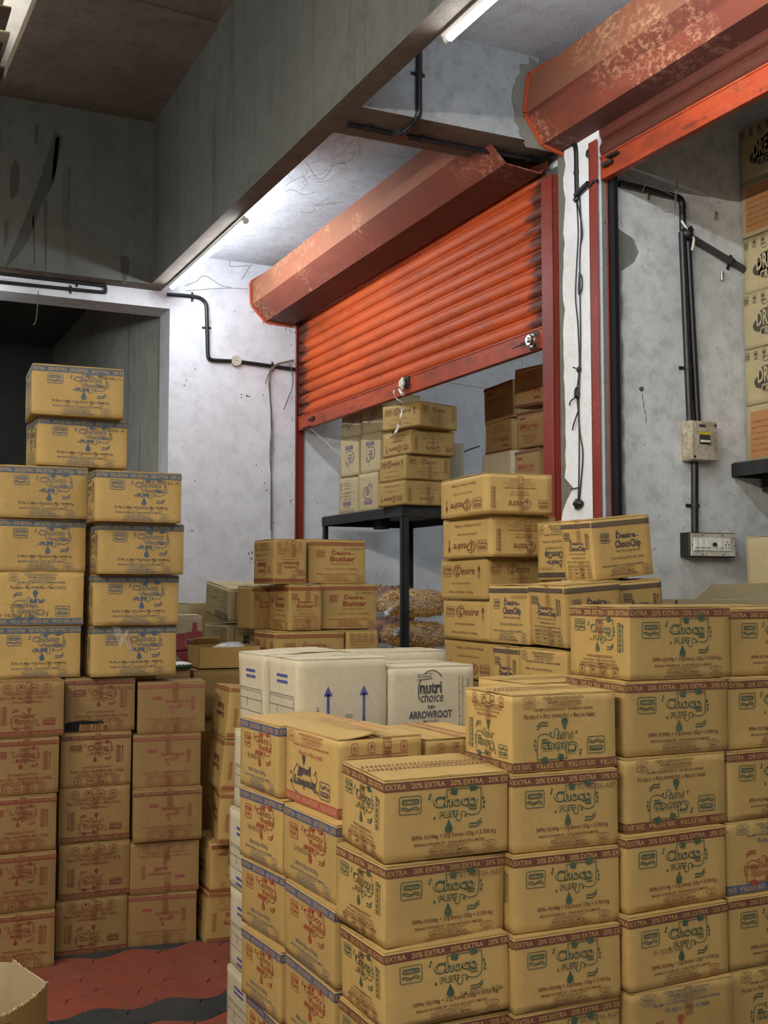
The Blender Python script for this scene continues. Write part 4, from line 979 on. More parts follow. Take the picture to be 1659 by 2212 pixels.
def p_dream(board):
    d = Dec(1.6, 1); cloud(d, .22, .14, .86, .62, 'black'); d.text('DREAM', .32, .96, .38, .28, 'board', 2, .022); d.text('CREAM', .40, .90, .18, .17, 'board', 2, .022)
    for k in range(5):
        x = .03 + k*.20; d.box2(x, .81, x + .10, .96, .007, 'black', .005, 1)
        if k == 0:
            for q in (.022, .060): d.rect(x + q, .83, x + q + .018, .91, 'black', 1); d.poly([(x + q - .008, .90), (x + q + .026, .90), (x + q + .009, .94)], 'black', 1)
        else: d.poly(d.ell(x + .05, .905, .028, .035, 10), 'black', 1); d.rect(x + .043, .83, x + .057, .88, 'black', 1); d.rect(x + .025, .825, x + .075, .84, 'black', 1)
    d.line(d.ell(.52, .79, .06, .045), .010, 'black', 3, True); return d
def p_orange(board):
    d = Dec(1.6, 1); d.poly([(.10, .07), (1.5, .07), (1.5, .92), (.12, .90)], 'orange', 1)
    for k in range(6): d.text(('INGREDIENTS: WHEAT FLOUR SUGAR EDIBLE OIL', 'BAKED WITH CARE AND PACKED FRESH DAILY', 'STORE IN A COOL DRY PLACE', 'KEEP AWAY FROM DIRECT SUNLIGHT', 'NET QUANTITY AS MARKED ON EACH PACK', 'MANUFACTURED AND PACKED IN INDIA')[k], .16, 1.2 - .08*(k % 3), .70 - k*.105, .032, 'black', 2, .008, 0, 1)
    return d
def p_grey(board):
    d = Dec(.8, 1); d.text('BT3G1R2', .04, .42, .90, .04, 'black', 1, .03); d.line([(.03, .02), (.03, .96), (.76, .96)], .006, 'black', 1); d.line([(.03, .88), (.76, .88)], .004, 'black', 1); return d
_pm = {}
def pm(name, board):
    """print mesh by name, shared between copies"""
    if (name, board) in _pm: return _pm[(name, board)]
    wear = .16
    B = dict(
        choco=lambda: p_choco(board), choco_side=lambda: p_choco_side(board), choco_dark=lambda: p_choco(board, 'wine'),
        vanblue=lambda: p_vanblue(board), vanblue_side=lambda: p_vanblue_side(board), vanred=lambda: p_vanred(board), vanred_side=lambda: p_choco_side(board, 'cobalt', 'red', 'cobalt'),
        straw=lambda: p_straw(board), straw_side=lambda: p_straw_side(board),
        lemon=lambda: p_short(board, 'brick', 'brick', 'brick', ('Lemon', 'PUFF'), True), choco72=lambda: p_short(board, 'wine', 'wine', 'wine', ('Choco', 'PUFF'), False),
        straw72=lambda: p_faded(board), straw72d=lambda: p_faded(board, 'maroon'), kaju=lambda: p_kaju(board), kaju_side=lambda: p_kaju_side(board),
        desire_short=lambda: p_desire_short(board), desire_long=lambda: p_desire_long(board),
        chip=lambda: p_desire2(board, 'navy', 'ChocoChip', 'Rich Chocochip Biscuits', '25 Pkt x (90g+10g EXTRA) 100g = 2.500Kg'), chip_side=lambda: p_desire2_side(board, 'navy', 'ChocoChip', 'Rich Chocochip Biscuits', '25 Pkt x (90g+10g EXTRA) 100g'),
        butter=lambda: p_desire2(board, 'rust', 'Butter', 'Rich Butter Biscuits', '125g x 16 Pkt = 2.000Kg'), butter_side=lambda: p_desire2_side(board, 'rust', 'Butter', 'Rich Butter Biscuits', '125g x 16 Pkt = 2.000Kg'),
        table=lambda: p_table(board), arrows=lambda: p_arrows(board), nutri=lambda: p_nutri(board), purple=lambda: p_purple(board), lot=lambda: p_lot(board), marie=lambda: p_marie(board), bars=lambda: p_bars(board),
        arrowdown=lambda: p_arrowdown(board), formlines=lambda: p_formlines(board), pink=lambda: p_pink(board), dream=lambda: p_dream(board), orange=lambda: p_orange(board), grey=lambda: p_grey(board))
    if name in ('straw72', 'straw72d'): wear = .35
    d = B[name](); _pm[(name, board)] = d.finish(board, wear, name + '_print'); return _pm[(name, board)]
# which print lies on the front face and which on the left face
FACES = {'choco': ('choco', 'choco_side'), 'vanblue': ('vanblue', 'vanblue_side'), 'vanred': ('vanred_side', 'vanred'), 'straw': ('straw_side', 'straw'), 'lemon': ('lemon', None), 'choco72': ('choco72', None),
         'straw72': ('straw72', None), 'kaju': ('kaju', 'kaju_side'), 'desire': ('desire_long', 'desire_short'), 'chip': ('chip', 'chip_side'), 'chipside': ('chip_side', None), 'butter': ('butter', 'butter_side'),
         'butterside': ('butter_side', None), 'purple': (None, 'purple'), 'lot': (None, 'lot'), 'marie': (None, 'marie'), 'bars': ('bars', 'bars'), 'table': (None, 'table'), 'arrows': ('arrows', 'table'), 'nutri': ('nutri', 'table'),
         'plain': (None, None), 'arrowdown': ('arrowdown', 'formlines'), 'pink': ('pink', None), 'dream': (None, 'dream'), 'orange': (None, 'orange'), 'grey': ('grey', None)}
FRONT_SWAP = {'J0': ('chip_side', 'chip'), 'J2a': ('chip_side', 'chip'), 'J3b': ('chip_side', 'chip'), 'k1': ('butter_side', 'butter'), 'k4': ('butter_side', 'butter'), 'G5': ('vanred', 'vanred_side'), 'H3': ('vanred', 'vanred_side'), 'G3': ('choco_dark', 'choco_side'), 'H2': ('choco_dark', 'choco_side'), 'c32': ('straw72d', None)}

# stack code, place in stack, (x, y, z, yaw, pitch, roll), (width, depth, height), label, print, upside down, stamp, board, group
BOXES = [
    ('c1', 0, (0.5596, 4.7853, 0.9003, 0.0178, -0.0000, -0.0000), (0.2900, 0.2500, 0.2272), 'brown carton with red lemon print upside down, topmost of the far left floor stack', 'lemon', 1, None, 'brown', 'lemon biscuit cartons in the far left floor stack'),
    ('c1', 1, (0.5410, 4.7743, 0.6745, 0.0130, -0.0000, -0.0000), (0.2900, 0.2500, 0.2259), 'brown carton with red lemon print, second from top of the far left floor stack', 'lemon', 0, None, 'brown', 'lemon biscuit cartons in the far left floor stack'),
    ('c1', 2, (0.5312, 4.7556, 0.4522, -0.0048, 0.0000, -0.0000), (0.2900, 0.2500, 0.2223), 'brown carton with red lemon print, third from top of the far left floor stack', 'lemon', 0, None, 'brown', 'lemon biscuit cartons in the far left floor stack'),
    ('c1', 3, (0.5303, 4.7398, 0.2269, -0.0078, -0.0000, -0.0000), (0.2900, 0.2500, 0.2252), 'brown carton with red lemon print, fourth from top of the far left floor stack', 'lemon', 0, None, 'brown', 'lemon biscuit cartons in the far left floor stack'),
    ('c1', 4, (0.5280, 4.7287, 0.0000, -0.0187, 0.0000, 0.0000), (0.2900, 0.2500, 0.2269), 'brown carton with red lemon print on the floor behind the torn open carton', 'lemon', 0, None, 'brown', 'lemon biscuit cartons in the far left floor stack'),
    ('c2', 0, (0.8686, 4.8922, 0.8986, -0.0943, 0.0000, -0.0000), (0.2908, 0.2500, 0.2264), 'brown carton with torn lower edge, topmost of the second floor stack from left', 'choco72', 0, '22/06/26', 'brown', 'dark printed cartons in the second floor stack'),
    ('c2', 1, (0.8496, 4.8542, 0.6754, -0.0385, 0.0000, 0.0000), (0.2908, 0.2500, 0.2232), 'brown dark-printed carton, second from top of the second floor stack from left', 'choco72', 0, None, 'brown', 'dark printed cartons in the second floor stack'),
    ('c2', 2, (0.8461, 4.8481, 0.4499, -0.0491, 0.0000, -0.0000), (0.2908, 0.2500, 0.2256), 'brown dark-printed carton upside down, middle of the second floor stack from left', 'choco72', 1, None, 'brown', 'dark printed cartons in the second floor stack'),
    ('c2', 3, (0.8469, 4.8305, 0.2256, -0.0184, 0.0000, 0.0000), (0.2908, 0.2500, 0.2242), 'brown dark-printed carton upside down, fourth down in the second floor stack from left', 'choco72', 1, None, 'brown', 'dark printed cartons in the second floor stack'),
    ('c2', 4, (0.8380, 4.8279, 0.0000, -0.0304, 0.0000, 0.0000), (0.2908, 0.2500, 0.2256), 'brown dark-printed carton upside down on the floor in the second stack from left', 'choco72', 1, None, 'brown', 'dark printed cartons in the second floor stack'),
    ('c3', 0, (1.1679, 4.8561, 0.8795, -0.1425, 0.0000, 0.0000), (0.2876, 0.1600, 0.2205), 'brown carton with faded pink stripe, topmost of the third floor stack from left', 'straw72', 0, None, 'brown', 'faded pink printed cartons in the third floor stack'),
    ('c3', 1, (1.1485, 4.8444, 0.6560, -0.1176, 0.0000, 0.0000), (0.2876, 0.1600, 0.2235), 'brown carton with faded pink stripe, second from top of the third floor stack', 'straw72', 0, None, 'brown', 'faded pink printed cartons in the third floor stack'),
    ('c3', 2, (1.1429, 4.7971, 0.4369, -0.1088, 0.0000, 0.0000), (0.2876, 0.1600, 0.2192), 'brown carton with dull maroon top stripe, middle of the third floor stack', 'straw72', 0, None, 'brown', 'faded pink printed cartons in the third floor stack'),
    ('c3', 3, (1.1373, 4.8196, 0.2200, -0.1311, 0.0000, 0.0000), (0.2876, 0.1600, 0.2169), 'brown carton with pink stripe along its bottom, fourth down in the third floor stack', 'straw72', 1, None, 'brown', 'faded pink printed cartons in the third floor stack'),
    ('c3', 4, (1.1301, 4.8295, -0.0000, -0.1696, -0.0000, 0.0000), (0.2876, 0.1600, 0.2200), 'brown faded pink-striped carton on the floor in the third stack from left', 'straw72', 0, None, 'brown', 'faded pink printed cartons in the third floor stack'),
    ('c4', 0, (1.5204, 4.7383, 0.8527, -0.0576, 0.0000, 0.0903), (0.2500, 0.2674, 0.2219), 'tan carton with lit crumpled top, topmost of the stack left of the white cartons', 'kaju', 1, None, 'kraft', 'red banded cartons in the stack beside the white cartons'),
    ('c4', 1, (1.4886, 4.7105, 0.6359, -0.0863, -0.0001, 0.0998), (0.2500, 0.2674, 0.2168), 'tan red-banded carton, second from top of the stack left of the white cartons', 'kaju', 1, None, 'kraft', 'red banded cartons in the stack beside the white cartons'),
    ('c4', 2, (1.4695, 4.6741, 0.4215, -0.1923, -0.0001, 0.0376), (0.2500, 0.2674, 0.2145), 'tan red-banded carton, middle of the stack left of the white cartons', 'kaju', 1, None, 'kraft', 'red banded cartons in the stack beside the white cartons'),
    ('c4', 3, (1.4593, 4.7423, 0.2121, 0.0002, -0.0000, 0.0282), (0.2500, 0.2674, 0.2093), 'tan red-banded carton upright, fourth down left of the white cartons', 'kaju', 0, None, 'kraft', 'red banded cartons in the stack beside the white cartons'),
    ('c4', 4, (1.4398, 4.7409, -0.0001, -0.0043, 0.0000, 0.0487), (0.2500, 0.2674, 0.2123), 'tan red-banded carton upside down on the floor left of the white cartons', 'kaju', 1, None, 'kraft', 'red banded cartons in the stack beside the white cartons'),
    ('E', 0, (1.1094, 2.3123, 0.8879, -0.0419, 0.0304, -0.0054), (0.3158, 0.2572, 0.1871), 'tan carton with green print and open striped-tape top, topmost of the nearest stack', 'choco', 0, None, 'kraft', 'green printed cartons of the nearest stack'),
    ('E', 1, (1.1068, 2.2981, 0.7084, 0.0336, 0.0116, 0.0093), (0.3118, 0.2572, 0.1795), 'tan carton with smudged date under its stripe, second from top of the nearest stack', 'choco', 0, '01 /06/26 A27', 'kraft', 'green printed cartons of the nearest stack'),
    ('E', 2, (1.0996, 2.2781, 0.5374, -0.0299, -0.0217, -0.0264), (0.3118, 0.2572, 0.1710), 'tan carton stamped above its weight line, third from top of the nearest stack', 'choco', 0, 'lo:24 /05/26 A26', 'kraft', 'green printed cartons of the nearest stack'),
    ('E', 3, (1.0996, 2.2781, 0.3582, 0.0000, 0.0000, 0.0000), (0.3118, 0.2572, 0.1791), 'tan carton at the bottom edge of the photo, lowest seen of the nearest stack', 'choco', 0, None, 'kraft', 'green printed cartons of the nearest stack'),
    ('F', 0, (1.4361, 2.2942, 1.0666, -0.0287, -0.0000, 0.0000), (0.2922, 0.2350, 0.1844), 'tan green-printed carton lying upside down, topmost of the stack right of the nearest', 'choco', 1, None, 'kraft', 'green printed cartons of the stack right of the nearest'),
    ('F', 1, (1.4268, 2.2814, 0.8852, -0.0452, -0.0000, 0.0000), (0.2922, 0.2350, 0.1815), 'tan green-printed carton with clear date stamp under the upside down one', 'choco', 0, '01 /06/26 A27', 'kraft', 'green printed cartons of the stack right of the nearest'),
    ('F', 2, (1.4194, 2.2685, 0.7072, -0.0360, 0.0000, 0.0000), (0.2922, 0.2350, 0.1780), 'tan green-printed carton, third from top of the stack right of the nearest', 'choco', 0, None, 'kraft', 'green printed cartons of the stack right of the nearest'),
    ('F', 3, (1.4085, 2.2487, 0.5362, -0.0194, 0.0000, 0.0000), (0.2922, 0.2350, 0.1710), 'scuffed shiny tan carton, fourth from top of the stack right of the nearest', 'choco', 0, None, 'kraft', 'green printed cartons of the stack right of the nearest'),
    ('F', 4, (1.4085, 2.2487, 0.3575, 0.0000, 0.0000, 0.0000), (0.2922, 0.2350, 0.1787), 'tan carton at the bottom edge, fifth from top of the stack right of the nearest', 'choco', 0, '05 /06/26 A27', 'kraft', 'green printed cartons of the stack right of the nearest'),
    ('G', 0, (1.7744, 2.2865, 1.2710, -0.0206, 0.0002, 0.0000), (0.3180, 0.2628, 0.1853), 'tan green-printed carton with taped side, topmost of second stack from right edge', 'choco', 0, None, 'kraft', 'cartons of the second stack from the right edge'),
    ('G', 1, (1.7556, 2.2844, 1.0854, -0.0350, 0.0000, 0.0001), (0.3180, 0.2628, 0.1856), 'tan green-printed carton, second from top of second stack from right edge', 'choco', 0, None, 'kraft', 'cartons of the second stack from the right edge'),
    ('G', 2, (1.7402, 2.2660, 0.9055, 0.0145, 0.0000, 0.0000), (0.3180, 0.2628, 0.1799), 'tan green-printed carton upside down, third from top of second stack from right edge', 'choco', 1, None, 'kraft', 'cartons of the second stack from the right edge'),
    ('G', 3, (1.7206, 2.2409, 0.7228, 0.0390, 0.0000, -0.0000), (0.3180, 0.2628, 0.1827), 'tan carton with darker brown stripe, fourth from top of second stack from right', 'choco', 0, None, 'kraft', 'cartons of the second stack from the right edge'),
    ('G', 4, (1.7099, 2.2214, 0.5463, 0.0508, -0.0000, -0.0001), (0.3180, 0.2628, 0.1765), 'tan carton stamped beside its green logo, fifth from top of second stack from right', 'choco', 0, 'mid:01 /07/26 A25', 'kraft', 'cartons of the second stack from the right edge'),
    ('G', 5, (1.7099, 2.2214, 0.3642, 0.0000, 0.0000, 0.0000), (0.3180, 0.2628, 0.1821), 'tan carton with blue lettering upside down at the foot of second stack from right', 'vanred', 1, '28 /06/26 A', 'kraft', 'cartons of the second stack from the right edge'),
    ('H', 0, (2.1494, 2.3384, 1.2665, 0.0000, 0.0000, 0.0000), (0.3150, 0.2550, 0.1795), 'tan green-printed carton, topmost of the stack cut by the right edge', 'choco', 0, None, 'kraft', 'cartons of the stack cut by the right edge'),
    ('H', 1, (2.0906, 2.2903, 1.0824, 0.0000, 0.0000, 0.0000), (0.3150, 0.2550, 0.1840), 'tan green-printed carton, second from top of the stack cut by the right edge', 'choco', 0, None, 'kraft', 'cartons of the stack cut by the right edge'),
    ('H', 2, (2.0689, 2.2726, 0.9044, 0.0000, 0.0000, 0.0000), (0.3150, 0.2550, 0.1780), 'tan dark-striped carton, third from top of the stack cut by the right edge', 'choco', 0, None, 'kraft', 'cartons of the stack cut by the right edge'),
    ('H', 3, (2.0561, 2.2684, 0.7207, -0.0000, -0.0000, -0.0000), (0.3150, 0.2550, 0.1837), 'yellow carton with red print upside down in the stack cut by the right edge', 'vanred', 1, None, 'kraft', 'cartons of the stack cut by the right edge'),
    ('H', 4, (2.0446, 2.2509, 0.5423, 0.0000, 0.0000, 0.0000), (0.3150, 0.2550, 0.1784), 'tan red-striped carton below the yellow red-printed one at the right edge', 'choco', 0, None, 'kraft', 'cartons of the stack cut by the right edge'),
    ('H', 5, (2.0446, 2.2509, 0.3615, 0.0000, 0.0000, 0.0000), (0.3150, 0.2550, 0.1808), 'tan green-printed carton upside down, lowest at the right edge', 'choco', 1, None, 'kraft', 'cartons of the stack cut by the right edge'),
    ('d1', 0, (1.1097, 2.9802, 0.9227, 0.0629, -0.0001, -0.0001), (0.2519, 0.2811, 0.1994), 'blue-striped tan carton with grey tape on top, topmost beside the white cartons', 'vanred', 0, 'mid:28 /08/26 A', 'kraft', 'blue striped cartons of the back left front stack'),
    ('d1', 1, (1.1104, 2.9505, 0.7239, 0.0997, -0.0000, -0.0000), (0.2519, 0.2811, 0.1988), 'blue-striped tan carton with date stamp, second down beside the white cartons', 'vanred', 0, 'mid:28 /08/26 A', 'kraft', 'blue striped cartons of the back left front stack'),
    ('d1', 2, (1.1114, 2.9342, 0.5366, 0.0986, 0.0000, -0.0000), (0.2519, 0.2811, 0.1873), 'blue-striped tan carton without stamp, third down beside the white cartons', 'vanred', 0, None, 'kraft', 'blue striped cartons of the back left front stack'),
    ('d1', 3, (1.0885, 2.8975, 0.3498, 0.0537, 0.0000, -0.0000), (0.2519, 0.2811, 0.1867), 'blue-striped tan carton with dense blue text, fourth down beside the white cartons', 'vanred', 0, None, 'kraft', 'blue striped cartons of the back left front stack'),
    ('d1', 4, (1.0885, 2.8975, 0.1569, 0.0000, 0.0000, 0.0000), (0.2519, 0.2811, 0.1929), 'blue-striped tan carton at the bottom edge beside the white cartons', 'vanred', 0, None, 'kraft', 'blue striped cartons of the back left front stack'),
    ('d2', 0, (1.1421, 2.6446, 0.9241, 0.0351, 0.0001, -0.0000), (0.2425, 0.3325, 0.1987), 'tan carton with pink stripe and navy strawberry print upside down, flaps gaping', 'straw', 1, None, 'kraft', 'cartons of the stack between the blue striped and nearest stacks'),
    ('d2', 1, (1.1144, 2.5878, 0.7311, 0.0349, -0.0000, -0.0000), (0.2425, 0.3325, 0.1930), 'blue-striped tan carton with torn spot and date stamp under the strawberry one', 'vanred', 0, 'mid:28 /08/26 A', 'kraft', 'cartons of the stack between the blue striped and nearest stacks'),
    ('d2', 2, (1.0965, 2.5542, 0.5434, 0.0059, -0.0000, -0.0000), (0.2425, 0.3325, 0.1877), 'blue-striped tan carton, third down below the strawberry one', 'vanred', 0, None, 'kraft', 'cartons of the stack between the blue striped and nearest stacks'),
    ('d2', 3, (1.0965, 2.5542, 0.3503, 0.0000, 0.0000, 0.0000), (0.2425, 0.3325, 0.1931), 'blue-striped tan carton at the bottom edge below the strawberry one', 'vanred', 0, None, 'kraft', 'cartons of the stack between the blue striped and nearest stacks'),
    ('aR', 0, (0.9477, 4.7215, 1.7765, 0.0182, 0.0000, 0.0001), (0.3640, 0.2800, 0.2145), 'blue-printed carton, topmost in the right column of the tall left pile', 'vanblue', 0, '06 /06/26 A', 'kraft', 'blue printed cartons in the right column of the tall left pile'),
    ('aR', 1, (0.9738, 4.7720, 1.5586, 0.0121, 0.0000, 0.0001), (0.3640, 0.2800, 0.2179), 'blue-printed carton, second of four in the right column of the tall pile', 'vanblue', 0, None, 'kraft', 'blue printed cartons in the right column of the tall left pile'),
    ('aR', 2, (0.9686, 4.8256, 1.3414, 0.0045, 0.0000, 0.0001), (0.3640, 0.2800, 0.2172), 'blue-printed carton, third of four in the right column of the tall pile', 'vanblue', 0, None, 'kraft', 'blue printed cartons in the right column of the tall left pile'),
    ('aR', 3, (0.9659, 4.8477, 1.1270, -0.0054, 0.0000, 0.0001), (0.3640, 0.2800, 0.2144), 'blue-printed carton with crumpled clear tape over its logo, lowest of the right column', 'vanblue', 0, None, 'kraft', 'blue printed cartons in the right column of the tall left pile'),
    ('aL', 0, (0.5874, 4.8812, 1.7911, -0.0324, 0.0000, -0.0000), (0.3580, 0.2800, 0.2204), 'blue-printed carton directly under the top pair, left column of the tall pile', 'vanblue', 0, None, 'kraft', 'blue printed cartons in the left column of the tall left pile'),
    ('aL', 1, (0.5901, 4.8951, 1.5706, 0.0339, 0.0000, 0.0000), (0.3580, 0.2800, 0.2205), 'blue-printed carton, second of four in the left column of the tall pile', 'vanblue', 0, None, 'kraft', 'blue printed cartons in the left column of the tall left pile'),
    ('aL', 2, (0.5819, 4.8940, 1.3461, -0.0085, 0.0000, 0.0000), (0.3580, 0.2800, 0.2245), 'blue-printed carton lying upside down in the left column of the tall pile', 'vanblue', 1, '07 /06/26 A', 'kraft', 'blue printed cartons in the left column of the tall left pile'),
    ('aL', 3, (0.5741, 4.8966, 1.1270, 0.0061, 0.0000, 0.0000), (0.3580, 0.2800, 0.2191), 'blue-printed carton resting on the far left floor stack', 'vanblue', 0, None, 'kraft', 'blue printed cartons in the left column of the tall left pile'),
    ('aT', 0, (0.7006, 4.8251, 2.2203, -0.0592, -0.0000, -0.0001), (0.3771, 0.2971, 0.2139), 'blue-printed carton, very topmost of the tall left pile', 'vanblue', 0, '06 /06/26 A', 'kraft', 'blue printed cartons on top of the left pile'),
    ('aT', 1, (0.7329, 4.8693, 2.0135, 0.0075, -0.0000, -0.0000), (0.3771, 0.2971, 0.2068), 'blue-printed carton, second from the very top of the tall left pile', 'vanblue', 0, '06 /06/26 A', 'kraft', 'blue printed cartons on top of the left pile'),
    ('I', 0, (2.0832, 3.4983, 1.7679, -0.0762, -0.0000, -0.0001), (0.2750, 0.3884, 0.1495), 'flat yellow cookie carton upside down, topmost of the stack before the shutter', 'desire', 1, None, 'kraft', 'flat script-lettered cookie cartons before the shutter'),
    ('I', 1, (2.1256, 3.5312, 1.6135, -0.0376, 0.0000, -0.0000), (0.2750, 0.3884, 0.1545), 'flat yellow cookie carton upside down, second from top of the stack before the shutter', 'desire', 1, None, 'kraft', 'flat script-lettered cookie cartons before the shutter'),
    ('I', 2, (2.1438, 3.5961, 1.4576, -0.0551, -0.0000, -0.0000), (0.2750, 0.3884, 0.1559), 'flat yellow cookie carton upright, middle of the stack before the shutter', 'desire', 0, None, 'kraft', 'flat script-lettered cookie cartons before the shutter'),
    ('I', 3, (2.1600, 3.5943, 1.3026, -0.0393, -0.0000, -0.0000), (0.2750, 0.3884, 0.1550), 'flat yellow cookie carton upright, fourth down, left of the chocochip cartons', 'desire', 0, None, 'kraft', 'flat script-lettered cookie cartons before the shutter'),
    ('I', 4, (2.1784, 3.6048, 1.1540, -0.0171, -0.0000, -0.0000), (0.2750, 0.3884, 0.1485), 'flat yellow cookie carton upside down, lowest seen of the stack before the shutter', 'desire', 1, None, 'kraft', 'flat script-lettered cookie cartons before the shutter'),
    ('mD', 0, (2.9513, 5.6723, 2.4196, 0.3020, 0.0000, 0.0000), (0.3060, 0.3122, 0.1460), 'flat cookie carton turned askew, half shaded, topmost on the black shelf', 'desire', 0, None, 'kraft', 'flat script-lettered cookie cartons on the black shelf'),
    ('mD', 1, (2.9463, 5.7776, 2.2741, 0.0964, 0.0000, 0.0000), (0.3060, 0.3122, 0.1455), 'flat cookie carton upside down, second from top on the black shelf', 'desire', 1, None, 'kraft', 'flat script-lettered cookie cartons on the black shelf'),
    ('mD', 2, (2.9370, 5.8199, 2.1284, 0.0647, 0.0000, 0.0000), (0.3060, 0.3122, 0.1457), 'flat cookie carton upright, third from top on the black shelf', 'desire', 0, None, 'kraft', 'flat script-lettered cookie cartons on the black shelf'),
    ('mD', 3, (2.9326, 5.8325, 1.9827, 0.0619, 0.0000, 0.0000), (0.3060, 0.3122, 0.1457), 'flat cookie carton upside down, resting on the black shelf itself', 'desire', 1, None, 'kraft', 'flat script-lettered cookie cartons on the black shelf'),
    ('J1', 0, (2.1884, 2.9878, 1.5237, -0.0345, 0.0113, -0.1005), (0.2272, 0.1781, 0.1997), 'tilted chocochip carton with navy print, front of the topmost row before the pillar', 'chip', 0, None, 'kraft', 'chocochip cartons in front of the pillar'),
    ('J2b', 0, (2.0419, 2.9411, 1.3132, -0.0593, 0.0228, -0.0728), (0.2082, 0.2188, 0.1990), 'chocochip carton of the middle row with four care icons on its side', 'chip', 0, None, 'kraft', 'chocochip cartons in front of the pillar'),
    ('J0', 0, (2.2800, 3.2065, 1.5289, 0.0000, 0.0000, 0.0000), (0.1700, 0.2550, 0.2080), 'chocochip carton upside down, behind the tilted topmost one', 'chip', 1, '13 /06/26 A', 'kraft', 'chocochip cartons in front of the pillar'),
    ('J2a', 0, (2.0419, 3.1552, 1.3148, 0.0000, 0.0000, 0.0000), (0.1700, 0.2521, 0.1990), 'chocochip carton with shiny tape and date, left end of the middle row', 'chip', 0, '13 /06/26 A', 'kraft', 'chocochip cartons in front of the pillar'),
    ('J3a', 0, (2.0519, 3.2331, 1.1076, 0.0000, 0.0000, 0.0000), (0.2400, 0.1652, 0.2000), 'narrow chocochip carton with red tape, left of the lowest row', 'chip', 0, None, 'kraft', 'chocochip cartons in front of the pillar'),
    ('J3b', 0, (2.0519, 2.9580, 1.1076, 0.0000, 0.0000, 0.0000), (0.1700, 0.2711, 0.2000), 'chocochip carton upside down, right of the lowest row', 'chip', 1, None, 'kraft', 'chocochip cartons in front of the pillar'),
    ('J2d', 0, (2.2647, 2.9511, 1.3222, 0.0000, 0.0000, -0.0698), (0.1700, 0.2400, 0.2000), 'chocochip carton with faded red mark, right end of the middle row', 'chipside', 0, None, 'kraft', 'chocochip cartons in front of the pillar'),
    ('k1', 0, (1.8465, 5.0445, 1.5200, -0.0064, 0.0000, -0.0000), (0.1665, 0.2859, 0.2144), 'butter carton lying upside down, top left before the white wall', 'butter', 1, None, 'kraft', 'butter biscuit cartons before the white wall'),
    ('k4', 0, (1.9147, 5.0181, 1.3005, -0.0085, -0.0000, -0.0000), (0.1665, 0.2859, 0.2195), 'butter carton showing two printed faces, centre of the middle row', 'butter', 0, None, 'kraft', 'butter biscuit cartons before the white wall'),
    ('k2', 0, (2.0458, 5.0966, 1.5236, -0.0377, -0.0000, -0.0001), (0.2959, 0.1700, 0.2153), 'butter carton with upside down date, top right before the white wall', 'butter', 0, '25 /08/26 C', 'kraft', 'butter biscuit cartons before the white wall'),
    ('k5', 0, (2.1076, 5.0762, 1.3043, 0.0312, -0.0000, -0.0000), (0.2959, 0.1700, 0.2193), 'butter carton at the right end of the middle row', 'butter', 0, '25 /08/26 C', 'kraft', 'butter biscuit cartons before the white wall'),
    ('k3', 0, (1.8346, 5.3200, 1.3005, 0.0000, 0.0000, 0.0000), (0.1600, 0.2200, 0.2120), 'crumpled butter carton at the left end of the middle row', 'butterside', 0, None, 'kraft', 'butter biscuit cartons before the white wall'),
    ('k7', 0, (1.8414, 5.0000, 1.0825, 0.0000, 0.0000, 0.0000), (0.3492, 0.3000, 0.2160), 'butter carton half hidden by the white carton, lowest row', 'butter', 0, None, 'kraft', 'butter biscuit cartons before the white wall'),
    ('k8', 0, (2.2026, 5.0000, 1.0825, 0.0000, 0.0000, 0.0000), (0.1700, 0.2900, 0.2160), 'butter carton upside down at the right of the lowest row', 'butterside', 1, None, 'kraft', 'butter biscuit cartons before the white wall'),
    ('m1', 0, (3.0194, 6.6622, 2.2315, 0.1606, 0.0000, 0.0000), (0.3000, 0.2222, 0.2562), 'buff carton with purple logo standing on end, far column, middle row', 'purple', 0, None, 'buff', 'grey buff cartons with purple print on the black shelf'),
    ('m1', 1, (3.0265, 6.6881, 1.9830, 0.1925, 0.0000, 0.0000), (0.3000, 0.2222, 0.2486), 'buff carton with lot details and barcode, far column, on the shelf', 'lot', 0, None, 'buff', 'grey buff cartons with purple print on the black shelf'),
    ('m2', 0, (3.0436, 6.3884, 2.2330, 0.1370, 0.0000, 0.0000), (0.3000, 0.2321, 0.2514), 'buff carton with purple logo, near column, middle row', 'purple', 0, None, 'buff', 'grey buff cartons with purple print on the black shelf'),
    ('m2', 1, (3.0337, 6.4008, 1.9830, 0.1382, 0.0000, 0.0000), (0.3000, 0.2321, 0.2501), 'buff carton with purple logo inverted, near column, on the shelf', 'purple', 1, None, 'buff', 'grey buff cartons with purple print on the black shelf'),
    ('m1', 2, (3.0294, 6.6622, 2.4897, 0.1606, 0.0000, 0.0000), (0.3000, 0.2222, 0.2500), 'shaded buff carton in the far column, topmost under the shutter', 'purple', 0, None, 'buff', 'grey buff cartons with purple print on the black shelf'),
    ('m2', 2, (3.0536, 6.3884, 2.4864, 0.1370, 0.0000, 0.0000), (0.3000, 0.2321, 0.2500), 'shaded buff carton in the near column, topmost under the shutter', 'purple', 0, None, 'buff', 'grey buff cartons with purple print on the black shelf'),
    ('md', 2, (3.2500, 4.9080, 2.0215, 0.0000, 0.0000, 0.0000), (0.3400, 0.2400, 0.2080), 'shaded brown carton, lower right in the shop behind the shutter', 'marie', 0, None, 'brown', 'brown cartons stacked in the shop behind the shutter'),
    ('md', 1, (3.2500, 4.8647, 2.2335, 0.0000, 0.0349, 0.0000), (0.3400, 0.2637, 0.1944), 'shaded brown carton, middle right in the shop behind the shutter', 'marie', 0, None, 'brown', 'brown cartons stacked in the shop behind the shutter'),
